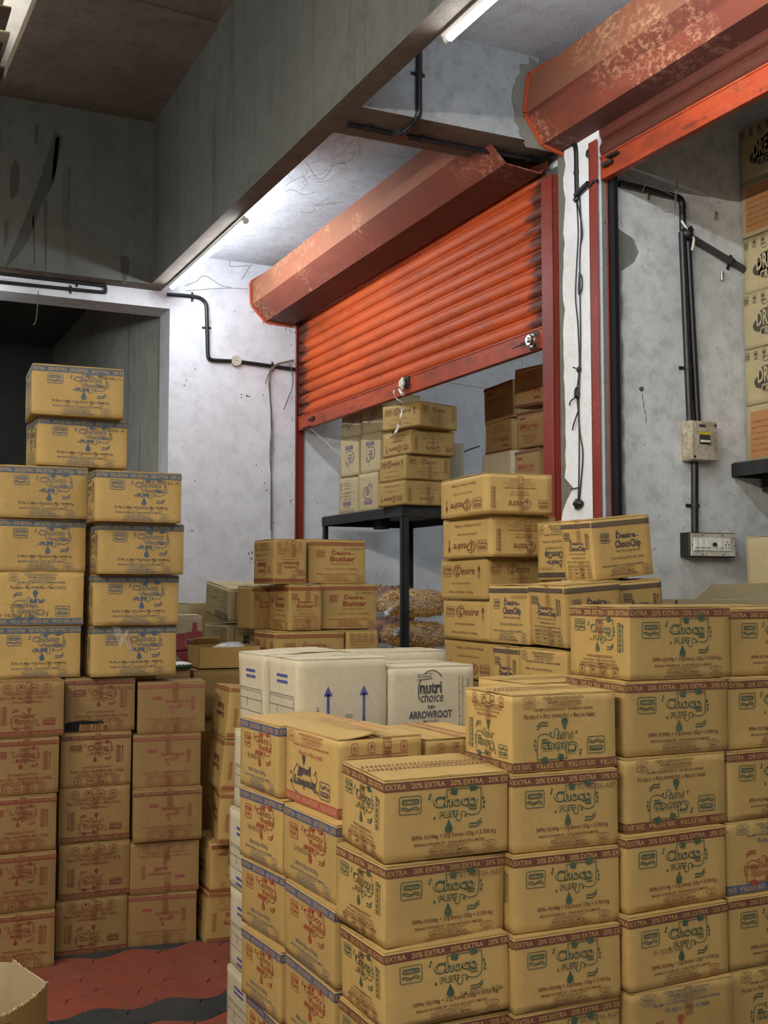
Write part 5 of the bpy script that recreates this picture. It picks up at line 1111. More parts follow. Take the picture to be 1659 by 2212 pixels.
    ('md', 0, (3.2500, 4.8610, 2.4486, 0.0000, 0.0524, 0.0000), (0.3400, 0.2894, 0.2095), 'shaded brown carton leaning, top right in the shop behind the shutter', 'marie', 1, None, 'brown', 'brown cartons stacked in the shop behind the shutter'),
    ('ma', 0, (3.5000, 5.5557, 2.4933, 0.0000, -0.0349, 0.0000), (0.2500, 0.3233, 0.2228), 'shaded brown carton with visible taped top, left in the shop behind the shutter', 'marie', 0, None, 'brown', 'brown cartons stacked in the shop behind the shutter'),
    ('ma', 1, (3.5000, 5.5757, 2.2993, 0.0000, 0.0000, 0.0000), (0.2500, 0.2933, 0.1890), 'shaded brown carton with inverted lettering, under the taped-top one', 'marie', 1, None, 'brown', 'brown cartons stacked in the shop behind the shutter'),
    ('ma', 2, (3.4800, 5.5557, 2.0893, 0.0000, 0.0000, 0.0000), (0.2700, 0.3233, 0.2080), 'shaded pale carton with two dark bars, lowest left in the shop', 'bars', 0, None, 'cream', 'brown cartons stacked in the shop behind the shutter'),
    ('wb', 0, (3.3581, 6.3000, 1.9850, 0.0000, 0.0000, 0.0000), (0.2400, 0.3000, 0.4413), 'white carton with two dark bars, beyond the cookie cartons on the shelf', 'bars', 0, None, 'cream', None),
    ('cw', 0, (1.2728, 3.5430, 1.0208, 0.0000, 0.0000, -0.0384), (0.2765, 0.2560, 0.2621), 'white carton with blue bars and table, topmost of the left white column', 'table', 0, None, 'cream', 'white cartons in the middle of the pile'),
    ('cw', 1, (1.2513, 3.5430, 0.7566, 0.0000, 0.0000, 0.0000), (0.2765, 0.2560, 0.2621), 'white carton, second down in the left white column', 'table', 0, None, 'cream', 'white cartons in the middle of the pile'),
    ('cw', 2, (1.2360, 3.5430, 0.4924, 0.0000, 0.0000, 0.0000), (0.2765, 0.2560, 0.2621), 'white carton, third down in the left white column', 'table', 0, None, 'cream', 'white cartons in the middle of the pile'),
    ('cw', 3, (1.2411, 3.5430, 0.2282, 0.0000, 0.0000, 0.0000), (0.2765, 0.2560, 0.2621), 'white carton, fourth down in the left white column', 'table', 0, None, 'cream', 'white cartons in the middle of the pile'),
    ('cw', 4, (1.2319, 3.5430, 0.0010, 0.0000, 0.0000, 0.0000), (0.2765, 0.2560, 0.2251), 'white carton at the foot of the left white column', 'table', 0, None, 'cream', 'white cartons in the middle of the pile'),
    ('cf', 0, (1.2800, 3.2799, 1.0208, 0.0000, 0.0000, 0.0000), (0.3052, 0.2580, 0.2621), 'white carton with two blue up arrows and torn patch', 'arrows', 0, None, 'cream', 'white cartons in the middle of the pile'),
    ('cb', 0, (1.6179, 3.6147, 1.0177, 0.0000, 0.0000, 0.0000), (0.3686, 0.2048, 0.2621), 'white carton showing only its taped top, behind the arrowroot one', 'bars', 0, None, 'cream', 'white cartons in the middle of the pile'),
    ('nu', 0, (1.5912, 3.2819, 0.9870, 0.0000, 0.0000, 0.0000), (0.3149, 0.3072, 0.2621), 'white arrowroot biscuit carton with navy oval logo', 'nutri', 0, None, 'cream', 'white cartons in the middle of the pile'),
    ('d3', 0, (1.4007, 2.6624, 0.9114, 0.0000, 0.0000, 0.0000), (0.2304, 0.3277, 0.1946), 'low tan carton with pink taped top, in front of the arrowroot carton', 'straw', 1, None, 'kraft', None),
    ('Fb', 0, (1.6900, 2.6200, 1.0650, 0.0349, 0.0000, 0.0000), (0.2700, 0.2500, 0.1800), 'tan carton with striped tape, only its top seen behind the upside down one', 'plain', 0, None, 'kraft', None),
    ('Gb', 0, (2.0000, 2.6000, 1.2690, 0.0000, 0.0000, 0.0000), (0.3000, 0.2300, 0.1830), 'tan carton with lifted flap behind the topmost carton near the right edge', 'plain', 0, None, 'kraft', None),
    ('Gb', 1, (2.3150, 2.6300, 1.2660, 0.0000, 0.0000, 0.0000), (0.3100, 0.2200, 0.1830), 'tan carton behind the right edge stack, only its taped top seen', 'plain', 0, None, 'kraft', None),
    ('cc', 0, (1.1900, 5.1600, 0.8980, -0.0524, 0.0000, 0.0000), (0.2900, 0.3200, 0.2220), 'brown carton behind the third floor stack, only its flap top seen', 'plain', 0, None, 'brown', None),
    ('cc', 1, (1.5000, 5.1600, 0.8980, -0.0524, 0.0000, 0.0000), (0.2900, 0.3200, 0.2220), 'brown carton with striped tape top, under the open tan carton', 'plain', 0, None, 'brown', None),
    ('l1', 0, (1.8202, 5.6400, 1.3242, 0.0524, 0.1222, 0.0000), (0.3400, 0.3600, 0.1750), 'buff carton with form lines and black arrow, top flap bulging, by the wall', 'arrowdown', 0, None, 'buff', None),
    ('l1', 1, (1.8267, 5.6600, 1.1250, 0.0524, 0.0000, 0.0000), (0.3400, 0.3600, 0.1878), 'crushed buff carton with black arrow under the bulging one', 'arrowdown', 0, None, 'buff', None),
    ('l3', 0, (1.3671, 5.6200, 1.1250, 0.0000, 0.0000, 0.0000), (0.3100, 0.2600, 0.2399), 'white and pink carton half hidden behind the tall blue pile', 'pink', 0, None, 'cream', None),
    ('lg', 0, (1.7865, 6.2500, 0.7500, 0.0000, 0.0000, 0.0000), (0.3500, 0.3000, 0.6654), 'plain grey-buff carton showing one corner by the white wall', 'plain', 0, None, 'buff', None),
    ('dr', 0, (3.6220, 3.4200, 3.3200, 0.0000, 0.0000, 0.0000), (0.3000, 0.4000, 0.2500), 'shaded buff carton with black cloud print, topmost on the wall shelf', 'dream', 0, None, 'buff', 'black cloud printed cartons on the wall shelf'),
    ('dr', 1, (3.6220, 3.4200, 3.0660, 0.0000, 0.0000, 0.0000), (0.3000, 0.4000, 0.2500), 'buff carton with peeling orange panel, second from top on the wall shelf', 'orange', 0, None, 'buff', 'black cloud printed cartons on the wall shelf'),
    ('dr', 2, (3.6280, 3.4200, 2.8120, 0.0000, 0.0000, 0.0000), (0.3000, 0.4000, 0.2500), 'buff carton with black cloud print, third from top on the wall shelf', 'dream', 0, None, 'buff', 'black cloud printed cartons on the wall shelf'),
    ('dr', 3, (3.6220, 3.4200, 2.5600, 0.0000, 0.0000, 0.0000), (0.3000, 0.4000, 0.2500), 'buff carton with black cloud print, fourth from top on the wall shelf', 'dream', 0, None, 'buff', 'black cloud printed cartons on the wall shelf'),
    ('dr', 4, (3.6220, 3.4200, 2.3080, 0.0000, 0.0000, 0.0000), (0.3000, 0.4000, 0.2500), 'buff carton with black cloud print, just above the orange panel carton', 'dream', 0, None, 'buff', 'black cloud printed cartons on the wall shelf'),
    ('dr', 5, (3.6220, 3.4200, 2.0560, 0.0000, 0.0000, 0.0000), (0.3000, 0.4000, 0.2500), 'buff carton with orange text panel, resting on the wall shelf', 'orange', 0, None, 'buff', 'black cloud printed cartons on the wall shelf'),
    ('gc', 0, (3.4750, 3.4400, 1.3100, -0.0698, 0.0000, 0.0000), (0.3200, 0.2600, 0.4100), 'grey-buff carton with code line, under the wall shelf at the right edge', 'grey', 0, None, 'buff', None),
]
SUPPORT = [
    (1.1, 2.278, 0.0, 0, 0.316, 0.257, 0.357),
    (1.409, 2.249, 0.0, 0, 0.295, 0.278, 0.356),
    (1.71, 2.221, 0.0, 0, 0.318, 0.263, 0.363),
    (2.045, 2.251, 0.0, 0, 0.315, 0.255, 0.36),
    (2.052, 2.958, 0.0, 0, 0.44, 0.46, 1.106),
    (2.512, 2.958, 0.0, 0, 0.2, 0.3, 1.298),
    (1.851, 5.02, 0.0, 0, 0.62, 0.5, 1.081),
    (3.25, 4.908, 0.0, 0, 0.34, 0.28, 2.02),
    (3.5, 5.556, 0.0, 0, 0.27, 0.3, 2.086),
    (1.8, 2.65, 0.0, 0, 0.12, 0.18, 1.063),
    (2.0, 2.59, 0.0, 0, 0.6, 0.2, 1.264),
    (1.2, 5.18, 0.0, 0, 0.58, 0.29, 0.896),
    (1.36, 5.6, 0.0, 0, 0.85, 0.42, 1.122),
    (1.786, 6.25, 0.0, 0, 0.35, 0.3, 0.748),
    (3.48, 3.44, 0.0, 0, 0.3, 0.26, 1.305),
    (2.188, 3.615, 0.0, -0.017, 0.255, 0.368, 1.15),
    (1.099, 2.908, 0.0, 0.0, 0.232, 0.261, 0.153),
    (1.106, 2.564, 0.0, 0.0, 0.222, 0.312, 0.346),
    (1.29, 3.29, 0.0, 0.0, 0.285, 0.238, 1.017),
    (1.628, 3.625, 0.0, 0.0, 0.349, 0.185, 1.014),
    (1.601, 3.292, 0.0, 0.0, 0.295, 0.287, 0.983),
    (1.411, 2.672, 0.0, 0.0, 0.21, 0.308, 0.907),
]
# ------------------------------------------------------------------ cartons
def body_unit(seed, rough=1.0):
    """unit carton body with soft edges, crumpled corners and uneven rims"""
    rn = random.Random(seed); t = [0, .006, .10, .30, .5, .70, .90, .994, 1]; n = len(t)
    idx = {}; vs = []; fs = []
    def vid(i, j, k):
        if (i, j, k) not in idx:
            p = [t[i], t[j], t[k]]; ext = [q in (0, n-1) for q in (i, j, k)]
            e = sum(ext)
            if e >= 2:
                for a, q in enumerate((i, j, k)):
                    if ext[a]: p[a] += (.0018 if q == 0 else -.0018) * (1 if e == 2 else 1.6) * rough
                for a in range(3):
                    if ext[a]: p[a] += (1 if p[a] < .5 else -1) * abs(rn.gauss(0, .0018 if e == 2 else .006)) * rough
            idx[(i, j, k)] = len(vs); vs.append(tuple(p))
        return idx[(i, j, k)]
    for a in range(n-1):
        for b in range(n-1):
            for s in (0, n-1):
                q = [vid(s, a, b), vid(s, a+1, b), vid(s, a+1, b+1), vid(s, a, b+1)]; fs.append(q if s else q[::-1])
                q = [vid(a, s, b), vid(a, s, b+1), vid(a+1, s, b+1), vid(a+1, s, b)]; fs.append(q if s else q[::-1])
                q = [vid(a, b, s), vid(a+1, b, s), vid(a+1, b+1, s), vid(a, b+1, s)]; fs.append(q if s else q[::-1])
    m = MB(); m.add(vs, fs, 0, True); return m.mesh('carton_body')
BODY = [body_unit(s) for s in (1, 2, 3, 4, 5)]
def flap_unit(seed, lift):
    """half a lid: x 0..1, y 0..0.5, seam edge slightly lifted (z in metres)"""
    rn = random.Random(seed); nx, ny = 9, 5; vs = []; fs = []
    ph = rn.uniform(0, 6)
    for top in (1, 0):
        for j in range(ny):
            for i in range(nx):
                u, v = i/(nx-1), j/(ny-1); z = lift * v*v * (.65 + .35*math.sin(u*5 + ph)) + (.0035 if top else 0)
                vs.append((.004 + .992*u, .006 + .490*v + rn.gauss(0, .0015)*(j == ny-1), z + rn.gauss(0, .0005)))
    o = nx*ny
    for j in range(ny-1):
        for i in range(nx-1):
            a = j*nx+i; fs += [[a, a+1, a+nx+1, a+nx], [o+a, o+a+nx, o+a+nx+1, o+a+1]]
    for i in range(nx-1): fs += [[i, o+i, o+i+1, i+1], [(ny-1)*nx+i, (ny-1)*nx+i+1, o+(ny-1)*nx+i+1, o+(ny-1)*nx+i]]
    for j in range(ny-1): fs += [[j*nx, (j+1)*nx, o+(j+1)*nx, o+j*nx], [j*nx+nx-1, o+j*nx+nx-1, o+(j+1)*nx+nx-1, (j+1)*nx+nx-1]]
    m = MB(); m.add(vs, fs, 0, False); return m.mesh('top_flap')
FLAP = [flap_unit(s, l) for s, l in ((1, .001), (2, .004), (3, .0025), (4, .0015))]
FLAP_OPEN = flap_unit(9, .016)
TAPEM = {}
def tape_mesh(L, over, ticks_col, board, w=.052):
    """packing tape along x=0..L over the seam, running down both ends by `over`; centre line y=0"""
    key = (round(L, 2), over, ticks_col, board)
    if key in TAPEM: return TAPEM[key]
    m = MB(); n = 14
    path = [(-.0012, -over), (-.0012, -.012), (.004, .0012)] + [(L*i/n, .0016 + .0006*math.sin(i*2.1)) for i in range(1, n)] + [(L-.004, .0012), (L+.0012, -.012), (L+.0012, -over)]
    vs = [(x, s*w/2, z) for x, z in path for s in (-1, 1)]
    m.add(vs, [[2*i, 2*i+2, 2*i+3, 2*i+1] for i in range(len(path)-1)], 0, True)
    if ticks_col:
        k = int(L/.011)
        for i in range(k):
            x = L*(i+.2)/k
            for y0, y1 in ((-.030, -.014), (.010, .026)): m.add([(x, y0, .0030), (x+.0055, y0, .0030), (x+.0095, y1, .0030), (x+.004, y1, .0030)], [[0,1,2,3]], 1)
    me = m.mesh('tape'); me.materials.append(MATS['clear_tape'])
    if ticks_col: me.materials.append(ink(ticks_col, board, .3))
    TAPEM[key] = me; return me
def end_tape_mesh(board, col='red'):
    key = ('end', board, col)
    if key in TAPEM: return TAPEM[key]
    d = Dec(1, 1); d.box2(.30, .12, .70, .60, .03, col, .03, 1); d.text('SOBISCO', .62, .42, .15, .24, col, 2, .02, 0, 2, 1); d.box2(.30, .70, .70, .98, .03, col, .03, 1)
    me = bpy.data.meshes.new('end_tape'); me.from_pydata(d.v, [], d.f); me.polygons.foreach_set('material_index', d.m); me.update()
    for c in d.cols: me.materials.append(MATS['clear_tape'] if c == 'T' else ink(c, board, .45))
    TAPEM[key] = me; return me
def stamp_mesh(txt, board):
    key = ('stamp', txt, board)
    if key in TAPEM: return TAPEM[key]
    d = Dec(1, 1); d.text(txt, 0, 1, .05, .8, 'black', 1, .004); TAPEM[key] = d.finish(board, .5, 'date_stamp'); return TAPEM[key]
def frontM(w, h, x0=0, y0=0, x1=1, y1=1, off=.0012, flip=False):
    """face-local (u,v) -> carton space on the front (-y) face"""
    if flip: return Matrix(((-w*(x1-x0), 0, 0, w*(1-x0)), (0, 0, -1, -off), (0, -h*(y1-y0), 0, h*(1-y0)), (0, 0, 0, 1)))
    return Matrix(((w*(x1-x0), 0, 0, w*x0), (0, 0, -1, -off), (0, h*(y1-y0), 0, h*y0), (0, 0, 0, 1)))
def leftM(d, h, x0=0, y0=0, x1=1, y1=1, off=.0012, flip=False):
    if flip: return Matrix(((0, 0, -1, -off), (d*(x1-x0), 0, 0, d*x0), (0, -h*(y1-y0), 0, h*(1-y0)), (0, 0, 0, 1)))
    return Matrix(((0, 0, -1, -off), (-d*(x1-x0), 0, 0, d*(1-x0)), (0, h*(y1-y0), 0, h*y0), (0, 0, 0, 1)))
_bm = {}
def shared(me, mat):
    k = (me.name, mat)
    if k not in _bm: c = me.copy(); c.materials.clear(); c.materials.append(MATS[mat]); _bm[k] = c
    return _bm[k]
BN = [0]
def carton(st, i, b, dm, label, kind, flip, stamp, board, group):
    BN[0] += 1; rn = random.Random(BN[0] * 7 + 1)
    x, y, z, yaw, pt, rl = b; w, d, h = dm
    t = bpy.data.objects.new('cardboard_carton', None); COL.objects.link(t); t.empty_display_size = .05
    R = Matrix.Rotation(yaw, 4, 'Z') @ Matrix.Rotation(pt, 4, 'X') @ Matrix.Rotation(rl, 4, 'Y')
    t.matrix_world = Matrix.Translation((x, y, z)) @ R
    tag(t, label, 'carton', group)
    fth = .0055; hb = h - fth
    bd = 'board_' + board
    o = link('body', shared(BODY[BN[0] % 5], bd), None, t); o.matrix_local = Matrix.Diagonal((w - .001, d - .001, hb - .001, 1))
    F, Lf = FRONT_SWAP.get(st + str(i) if st in ('G', 'H', 'c3') else st, FACES[kind])
    lid_on_x = kind not in ('vanred', 'straw', 'purple', 'lot', 'marie', 'dream', 'orange', 'table') or st in ('G', 'H')
    open_lid = (st, i) == ('d2', 0)
    fl = FLAP_OPEN if open_lid else FLAP[BN[0] % 4]
    W, Dp = (w, d) if lid_on_x else (d, w)
    for s in (0, 1):
        q = link('top_flap', shared(fl if s else FLAP[(BN[0] + 1) % 4], bd), None, t)
        M = Matrix.Diagonal((W, Dp, 1, 1)) if s == 0 else Matrix.Translation((W, Dp, 0)) @ Matrix.Rotation(PI, 4, 'Z') @ Matrix.Diagonal((W, Dp, 1, 1))
        if not lid_on_x: M = Matrix.Translation((w, 0, 0)) @ Matrix.Rotation(PI/2, 4, 'Z') @ M
        q.matrix_local = Matrix.Translation((0, 0, hb)) @ M
    tape_col = {'choco': 'maroon', 'straw': 'pink', 'vanred': None, 'butter': 'rust', 'chip': None, 'desire': None, 'nutri': 'maroon', 'arrows': None, 'kaju': 'rust', 'plain': 'maroon'}.get(kind)
    top_seen = (st, i) in (('E', 0), ('F', 0), ('G', 0), ('H', 0), ('d1', 0), ('d2', 0), ('d3', 0), ('nu', 0), ('cf', 0), ('cw', 0), ('cb', 0), ('Fb', 0), ('Gb', 0), ('Gb', 1), ('c4', 0), ('cc', 0), ('cc', 1), ('l1', 0), ('c3', 0), ('J1', 0), ('k2', 0), ('ma', 0))
    if top_seen:
        q = link('tape', tape_mesh(W, .05, tape_col, board), None, t)
        q.matrix_local = Matrix.Translation((0, d/2, hb + .008 + (.006 if open_lid else -.0035))) if lid_on_x else Matrix.Translation((w/2, 0, hb + .008 + (.010 if open_lid else -.0035))) @ Matrix.Rotation(PI/2, 4, 'Z')
    for nm, pr, fm, wid in (('front_print', F, frontM, w), ('side_print', Lf, leftM, d)):
        if pr:
            q = link(nm, pm(pr, board), None, t); q.matrix_local = fm(wid, hb, flip=bool(flip))
    if kind in ('choco', 'vanred', 'straw', 'desire', 'lemon', 'choco72', 'straw72', 'chip', 'butter', 'kaju') and st not in ('J0', 'J2a'):
        onleft = kind in ('choco', 'chip', 'butter') and st not in ('k1', 'k4', 'J3b'); fm = leftM if onleft else frontM
        if not (kind in ('chip', 'butter') and not onleft and st not in ('k1', 'k4', 'J3b')):
            a = rn.uniform(.40, .46); q = link('end_tape', end_tape_mesh(board, 'brick'), None, t); ww = .055 / (d if onleft else w)
            y0, y1 = (.58, 1.0) if kind != 'desire' else (.30, .96)
            q.matrix_local = fm(d if onleft else w, hb, a, y0, a + ww, y1, .0028, False)
            q2 = link('end_tape', end_tape_mesh(board, 'brick'), None, t); q2.matrix_local = fm(d if onleft else w, hb, a + .01, 0, a + .01 + ww, .30, .0028, False)
    if stamp:
        on, txt = (stamp.split(':', 1) + [''])[:2] if ':' in stamp and stamp.split(':')[0] in ('lo', 'mid') else ('top', stamp)
        onL = kind in ('vanred', 'straw') and st not in ('G', 'H') or st in ('J0', 'J2a')
        x0, y0, x1, y1 = {'top': (.60, .775, .97, .845), 'lo': (.58, .285, .93, .36), 'mid': (.22, .45, .52, .53)}[on]
        q = link('date_stamp', stamp_mesh(txt, board), None, t)
        q.matrix_local = (leftM if onL else frontM)(d if onL else w, hb, x0, y0, x1, y1, .0030, bool(flip))
    if (st, i) == ('c2', 0):
        m = MB(); top = [(.0, .17), (.05, .19), (.16, .205), (.26, .21), (.40, .195), (.52, .20), (.55, .12), (.50, .02)]
        m.prism([(.004, .004)] + [(.004 + u*w, v*hb) for u, v in top[::-1]][::-1], 1, -.0035, -.0020); q = m.obj('torn_gap', 'dark_void', t)
        m = MB()
        for k in range(7):
            u0, u1 = .20 + .05*k, .245 + .05*k; m.add([(u0*w, -.004, .002), (u1*w, -.004, .002), (u1*w + .004, -.016 - .004*(k % 2), .14*hb), (u0*w + .004, -.013 - .005*(k % 3), .15*hb)], [[0,1,2,3],[3,2,1,0]])
        m.obj('torn_flap', bd, t)
    if (st, i) == ('aR', 3):
        m = MB(); rn2 = random.Random(3); vs = []; nx, ny = 7, 9
        for a in range(ny):
            for c in range(nx): vs.append((.235*w + .10*w*a/ny + .16*w*c/(nx-1), -.006 - rn2.uniform(0, .010), hb*(.99 - .42*a/(ny-1)) + .03*math.sin(c)))
        m.add(vs, [[a*nx+c, a*nx+c+1, (a+1)*nx+c+1, (a+1)*nx+c] for a in range(ny-1) for c in range(nx-1)], 0, False); m.obj('crumpled_tape', 'clear_film', t)
        q = link('tape_print', end_tape_mesh(board, 'brick'), None, t); q.matrix_local = frontM(w, hb, .36, .60, .52, .82, .012) @ Matrix.Translation((.5, .5, 0)) @ Matrix.Rotation(.6, 4, 'Z') @ Matrix.Translation((-.5, -.5, 0))
    return t
for row in BOXES: carton(*row)
# lower cartons that only carry the piles (nothing of them shows)
sup = None
for (x, y, z0, yaw, w, d, h) in SUPPORT:
    o = link('cardboard_carton', shared(BODY[0], 'board_kraft'), None); o.matrix_world = Matrix.Translation((x, y, z0)) @ Matrix.Rotation(yaw, 4, 'Z') @ Matrix.Diagonal((w, d, h, 1))
    tag(o, 'plain tan carton low in a pile, hidden by the cartons in front', 'carton', 'hidden lower cartons')


# ------------------------------------------------------------------ torn and open cartons
def wall_sheet(m, a, b, z0, tops, th, mi=0):
    """vertical board from a to b (xy) with an uneven top edge"""
    a, b = Vector((*a, 0)), Vector((*b, 0)); n = len(tops) - 1; d = (b - a).normalized(); nn = Vector((-d.y, d.x, 0)) * th
    vs = []
    for i, tz in enumerate(tops):
        p = a.lerp(b, i / n); vs += [(p.x, p.y, z0), (p.x, p.y, tz), (p.x + nn.x, p.y + nn.y, tz), (p.x + nn.x, p.y + nn.y, z0)]
    m.add(vs, [[4*i, 4*i+4, 4*i+5, 4*i+1] for i in range(n)] + [[4*i+1, 4*i+5, 4*i+6, 4*i+2] for i in range(n)] + [[4*i+2, 4*i+6, 4*i+7, 4*i+3] for i in range(n)], mi)
    m.add([vs[0], vs[1], vs[2], vs[3]], [[0,1,2,3]], mi); m.add(vs[-4:], [[3,2,1,0]], mi)
t = thing('open_carton', 'torn open empty carton with ragged rim standing on the red tiles', 'carton', (.30, 3.50, 0))
O = Vector((.30, 3.50))
def arc(pts): return [(p[0] - O.x, p[1] - O.y) for p in pts]
rn = random.Random(4)
rim = curve_pts([(.583, 3.494, 0), (.545, 3.41, 0), (.490, 3.335, 0), (.426, 3.275, 0), (.33, 3.235, 0), (.20, 3.22, 0), (.05, 3.28, 0)], 5)
back = [(.583, 3.494), (.556, 3.60), (.535, 3.70), (.525, 3.745)]
for name, path, mat, hh in (('front_panel', [(p.x, p.y) for p in rim], 'board_brown', .35), ('side_panel', back, 'board_buff', .35), ('back_panel', [(.525, 3.745), (.36, 3.76), (.10, 3.77)], 'board_buff', .345), ('side_panel', [(.10, 3.77), (.05, 3.30)], 'board_brown', .34)):  # inner panels in lighter buff than the brown outside, painting in brighter light there
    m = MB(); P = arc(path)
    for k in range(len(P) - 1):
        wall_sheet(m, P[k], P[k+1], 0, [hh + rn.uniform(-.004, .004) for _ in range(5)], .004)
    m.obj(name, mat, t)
m = MB(); m.box((-.22, -.22, .002), (.26, .24, .006)); m.obj('bottom', 'board_brown', t)
m = MB(); P = arc([(.455, 3.298), (.40, 3.262), (.33, 3.235)])
for k in range(2): wall_sheet(m, (P[k][0] + .004, P[k][1] - .006), (P[k+1][0] + .004, P[k+1][1] - .006), .02, [.325, .33, .322], .001)
m.obj('front_print', 'olive_print', t)
m = MB(); P = arc([(.40, 3.70), (.20, 3.72)]); wall_sheet(m, P[0], P[1], .12, [.335, .34, .338, .336, .33], .003); m.obj('inner_flap', 'board_brown', t)
m = MB()
for k in range(26):
    p = rim[k % len(rim)]; a = rn.uniform(0, 6.28); q = Vector((p.x - O.x, p.y - O.y, .35)); m.tube([q, q + Vector((.008*math.cos(a), .008*math.sin(a), rn.uniform(.002, .012)))], [.002, .0006], 5)
m.obj('torn_fibres', 'board_cream', t, 'stuff')

t = thing('open_carton', 'open tan carton full of plastic packets before the crushed buff cartons', 'carton', (1.535, 5.205, 1.124), (0, 0, math.radians(-6)))
w, d, h = .30, .30, .098
for nm, a, b in (('front_panel', (0, 0), (w, 0)), ('back_panel', (w, d), (0, d)), ('side_panel', (0, d), (0, 0)), ('side_panel', (w, 0), (w, d))):
    m = MB(); wall_sheet(m, a, b, 0, [h + rn.uniform(-.003, .003) for _ in range(7)], .004); m.obj(nm, 'board_kraft', t)
m = MB(); m.box((.004, .004, .001), (w - .004, d - .004, .005)); m.obj('bottom', 'board_kraft', t)
m = MB(); m.add([(.02, d, h), (.16, d, h), (.15, d - .05, h + .035), (.03, d - .05, h + .03), (.02, d + .003, h), (.16, d + .003, h), (.15, d - .047, h + .038), (.03, d - .047, h + .033)], [[0,1,2,3],[7,6,5,4],[0,4,5,1],[1,5,6,2],[2,6,7,3],[3,7,4,0]]); m.obj('top_flap', 'board_kraft', t)
t = thing('plastic_bag', 'shiny clear plastic packet bulging out of the open tan carton', 'bag', (1.735, 5.37, 1.205))
m = blob((0, 0, -.015), .085, 31, 3, .10, (1.15, .9, .55)); o = m.obj('film', 'milky_film', t)
m = MB()
for k in range(30):
    a = rn.uniform(0, 6.28); r = .055 * math.sqrt(rn.random()); p = Vector((r*math.cos(a), r*math.sin(a)*.8, rn.uniform(-.03, .012))); e = Vector((rn.gauss(0, 1), rn.gauss(0, 1), rn.gauss(0, 1))).normalized() * .016; f2 = e.orthogonal().normalized() * .010
    m.add([p - e - f2, p + e - f2, p + e + f2, p - e + f2], [[0,1,2,3]])
m.obj('wrappers', 'switch_white', t, 'stuff')
t = thing('packet', 'white and green packet lying beside the open tan carton', 'packet', (1.445, 5.21, 1.124), (0, 0, .15))
m = blob((0, 0, .014), .06, 41, 3, .08, (1.1, .8, .36)); 
for v in range(len(m.v)):
    if m.v[v][2] < 0: m.v[v] = (m.v[v][0], m.v[v][1], 0)
o = m.obj('wrapper', ['green_bag', 'switch_white'], t)
for p in o.data.polygons: p.material_index = 1 if p.center.z > .022 else 0
# carton with a raised flap behind the right-hand stacks
t = thing('open_carton', 'open carton with raised corrugated flap behind the right edge stack', 'carton', (2.80, 3.33, 1.06))
w, d, h = .46, .32, .395
for nm, a, b in (('front_panel', (0, 0), (w, 0)), ('back_panel', (w, d), (0, d)), ('side_panel', (0, d), (0, 0)), ('side_panel', (w, 0), (w, d))):
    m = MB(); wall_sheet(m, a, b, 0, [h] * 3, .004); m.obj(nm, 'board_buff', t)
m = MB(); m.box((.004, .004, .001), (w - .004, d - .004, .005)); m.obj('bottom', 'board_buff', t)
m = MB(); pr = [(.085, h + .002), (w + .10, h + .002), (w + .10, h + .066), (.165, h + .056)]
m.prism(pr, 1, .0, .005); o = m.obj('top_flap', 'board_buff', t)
m = MB()
for k in range(60):
    u = k / 59; x = .165 + u * (w - .065); z = h + .056 + .010 * u; m.box((x, .0006, z - .002), (x + .004, .0044, z + .0022))
m.obj('corrugation', 'board_kraft', t, 'stuff')
o = link('cardboard_carton', shared(BODY[1], 'board_kraft'), None); o.matrix_world = Matrix.Translation((2.80, 3.33, 0)) @ Matrix.Diagonal((.46, .32, 1.057, 1)); tag(o, 'plain tan carton low in a pile, hidden by the cartons in front', 'carton', 'hidden lower cartons')

# ------------------------------------------------------------------ black steel shelves
def shelf(name, label, x0, x1, y0, y1, zt, legs, lip=.055, legh=None):
    t = thing(name, label, 'shelf', (x0, y0, 0))
    W, Dp = x1 - x0, y1 - y0
    m = MB(); m.box((.004, .004, zt - .018), (W - .004, Dp - .004, zt)); m.obj('board', 'shelf_top', t)
    for nm, a, b in (('front_bar', (0, 0), (W, 0)), ('back_bar', (0, Dp), (W, Dp)), ('side_bar', (0, 0), (0, Dp)), ('side_bar', (W, 0), (W, Dp))):
        m = MB()
        if a[1] == b[1]: y = a[1]; m.box((0, y - .002, zt - lip - .01), (W, y + .002, zt - .006), bev=.001); m.box((0, min(y, y + (.035 if y == 0 else -.035)), zt - .024), (W, max(y, y + (.035 if y == 0 else -.035)), zt - .019))
        else: x = a[0]; m.box((x - .002, 0, zt - lip - .01), (x + .002, Dp, zt - .006), bev=.001); m.box((min(x, x + (.035 if x == 0 else -.035)), 0, zt - .024), (max(x, x + (.035 if x == 0 else -.035)), Dp, zt - .019))
        m.obj(nm, 'black_steel', t)
    for lx, ly, sx, sy in legs:
        m = MB(); X, Y = lx - x0, ly - y0
        m.box((min(X, X + sx*.040), min(Y, Y + sy*.003), 0), (max(X, X + sx*.040), max(Y, Y + sy*.003), zt - .02)); m.box((min(X, X + sx*.003), min(Y, Y + sy*.040), 0), (max(X, X + sx*.003), max(Y, Y + sy*.040), zt - .02))
        m.obj('leg', 'black_steel', t)
    return t
s = shelf('steel_shelf', 'black slotted steel shelf inside the far shop carrying cartons', 2.945, 3.62, 5.88, 7.10, 1.983, ((2.948, 5.884, 1, 1), (3.617, 5.884, -1, 1), (2.948, 7.096, 1, -1), (3.617, 7.096, -1, -1)))
m = MB(); m.box((.10, .50, 1.87), (.16, .62, 1.96), bev=.004); m.obj('bracket', 'black_steel', s)
s = shelf('wall_shelf', 'grey steel shelf with dark underside in the near shop at the right edge', 3.545, 4.0, 2.70, 3.832, 2.054, ((3.997, 2.703, -1, 1), (3.997, 3.829, -1, -1), (3.548, 2.703, 1, 1)))
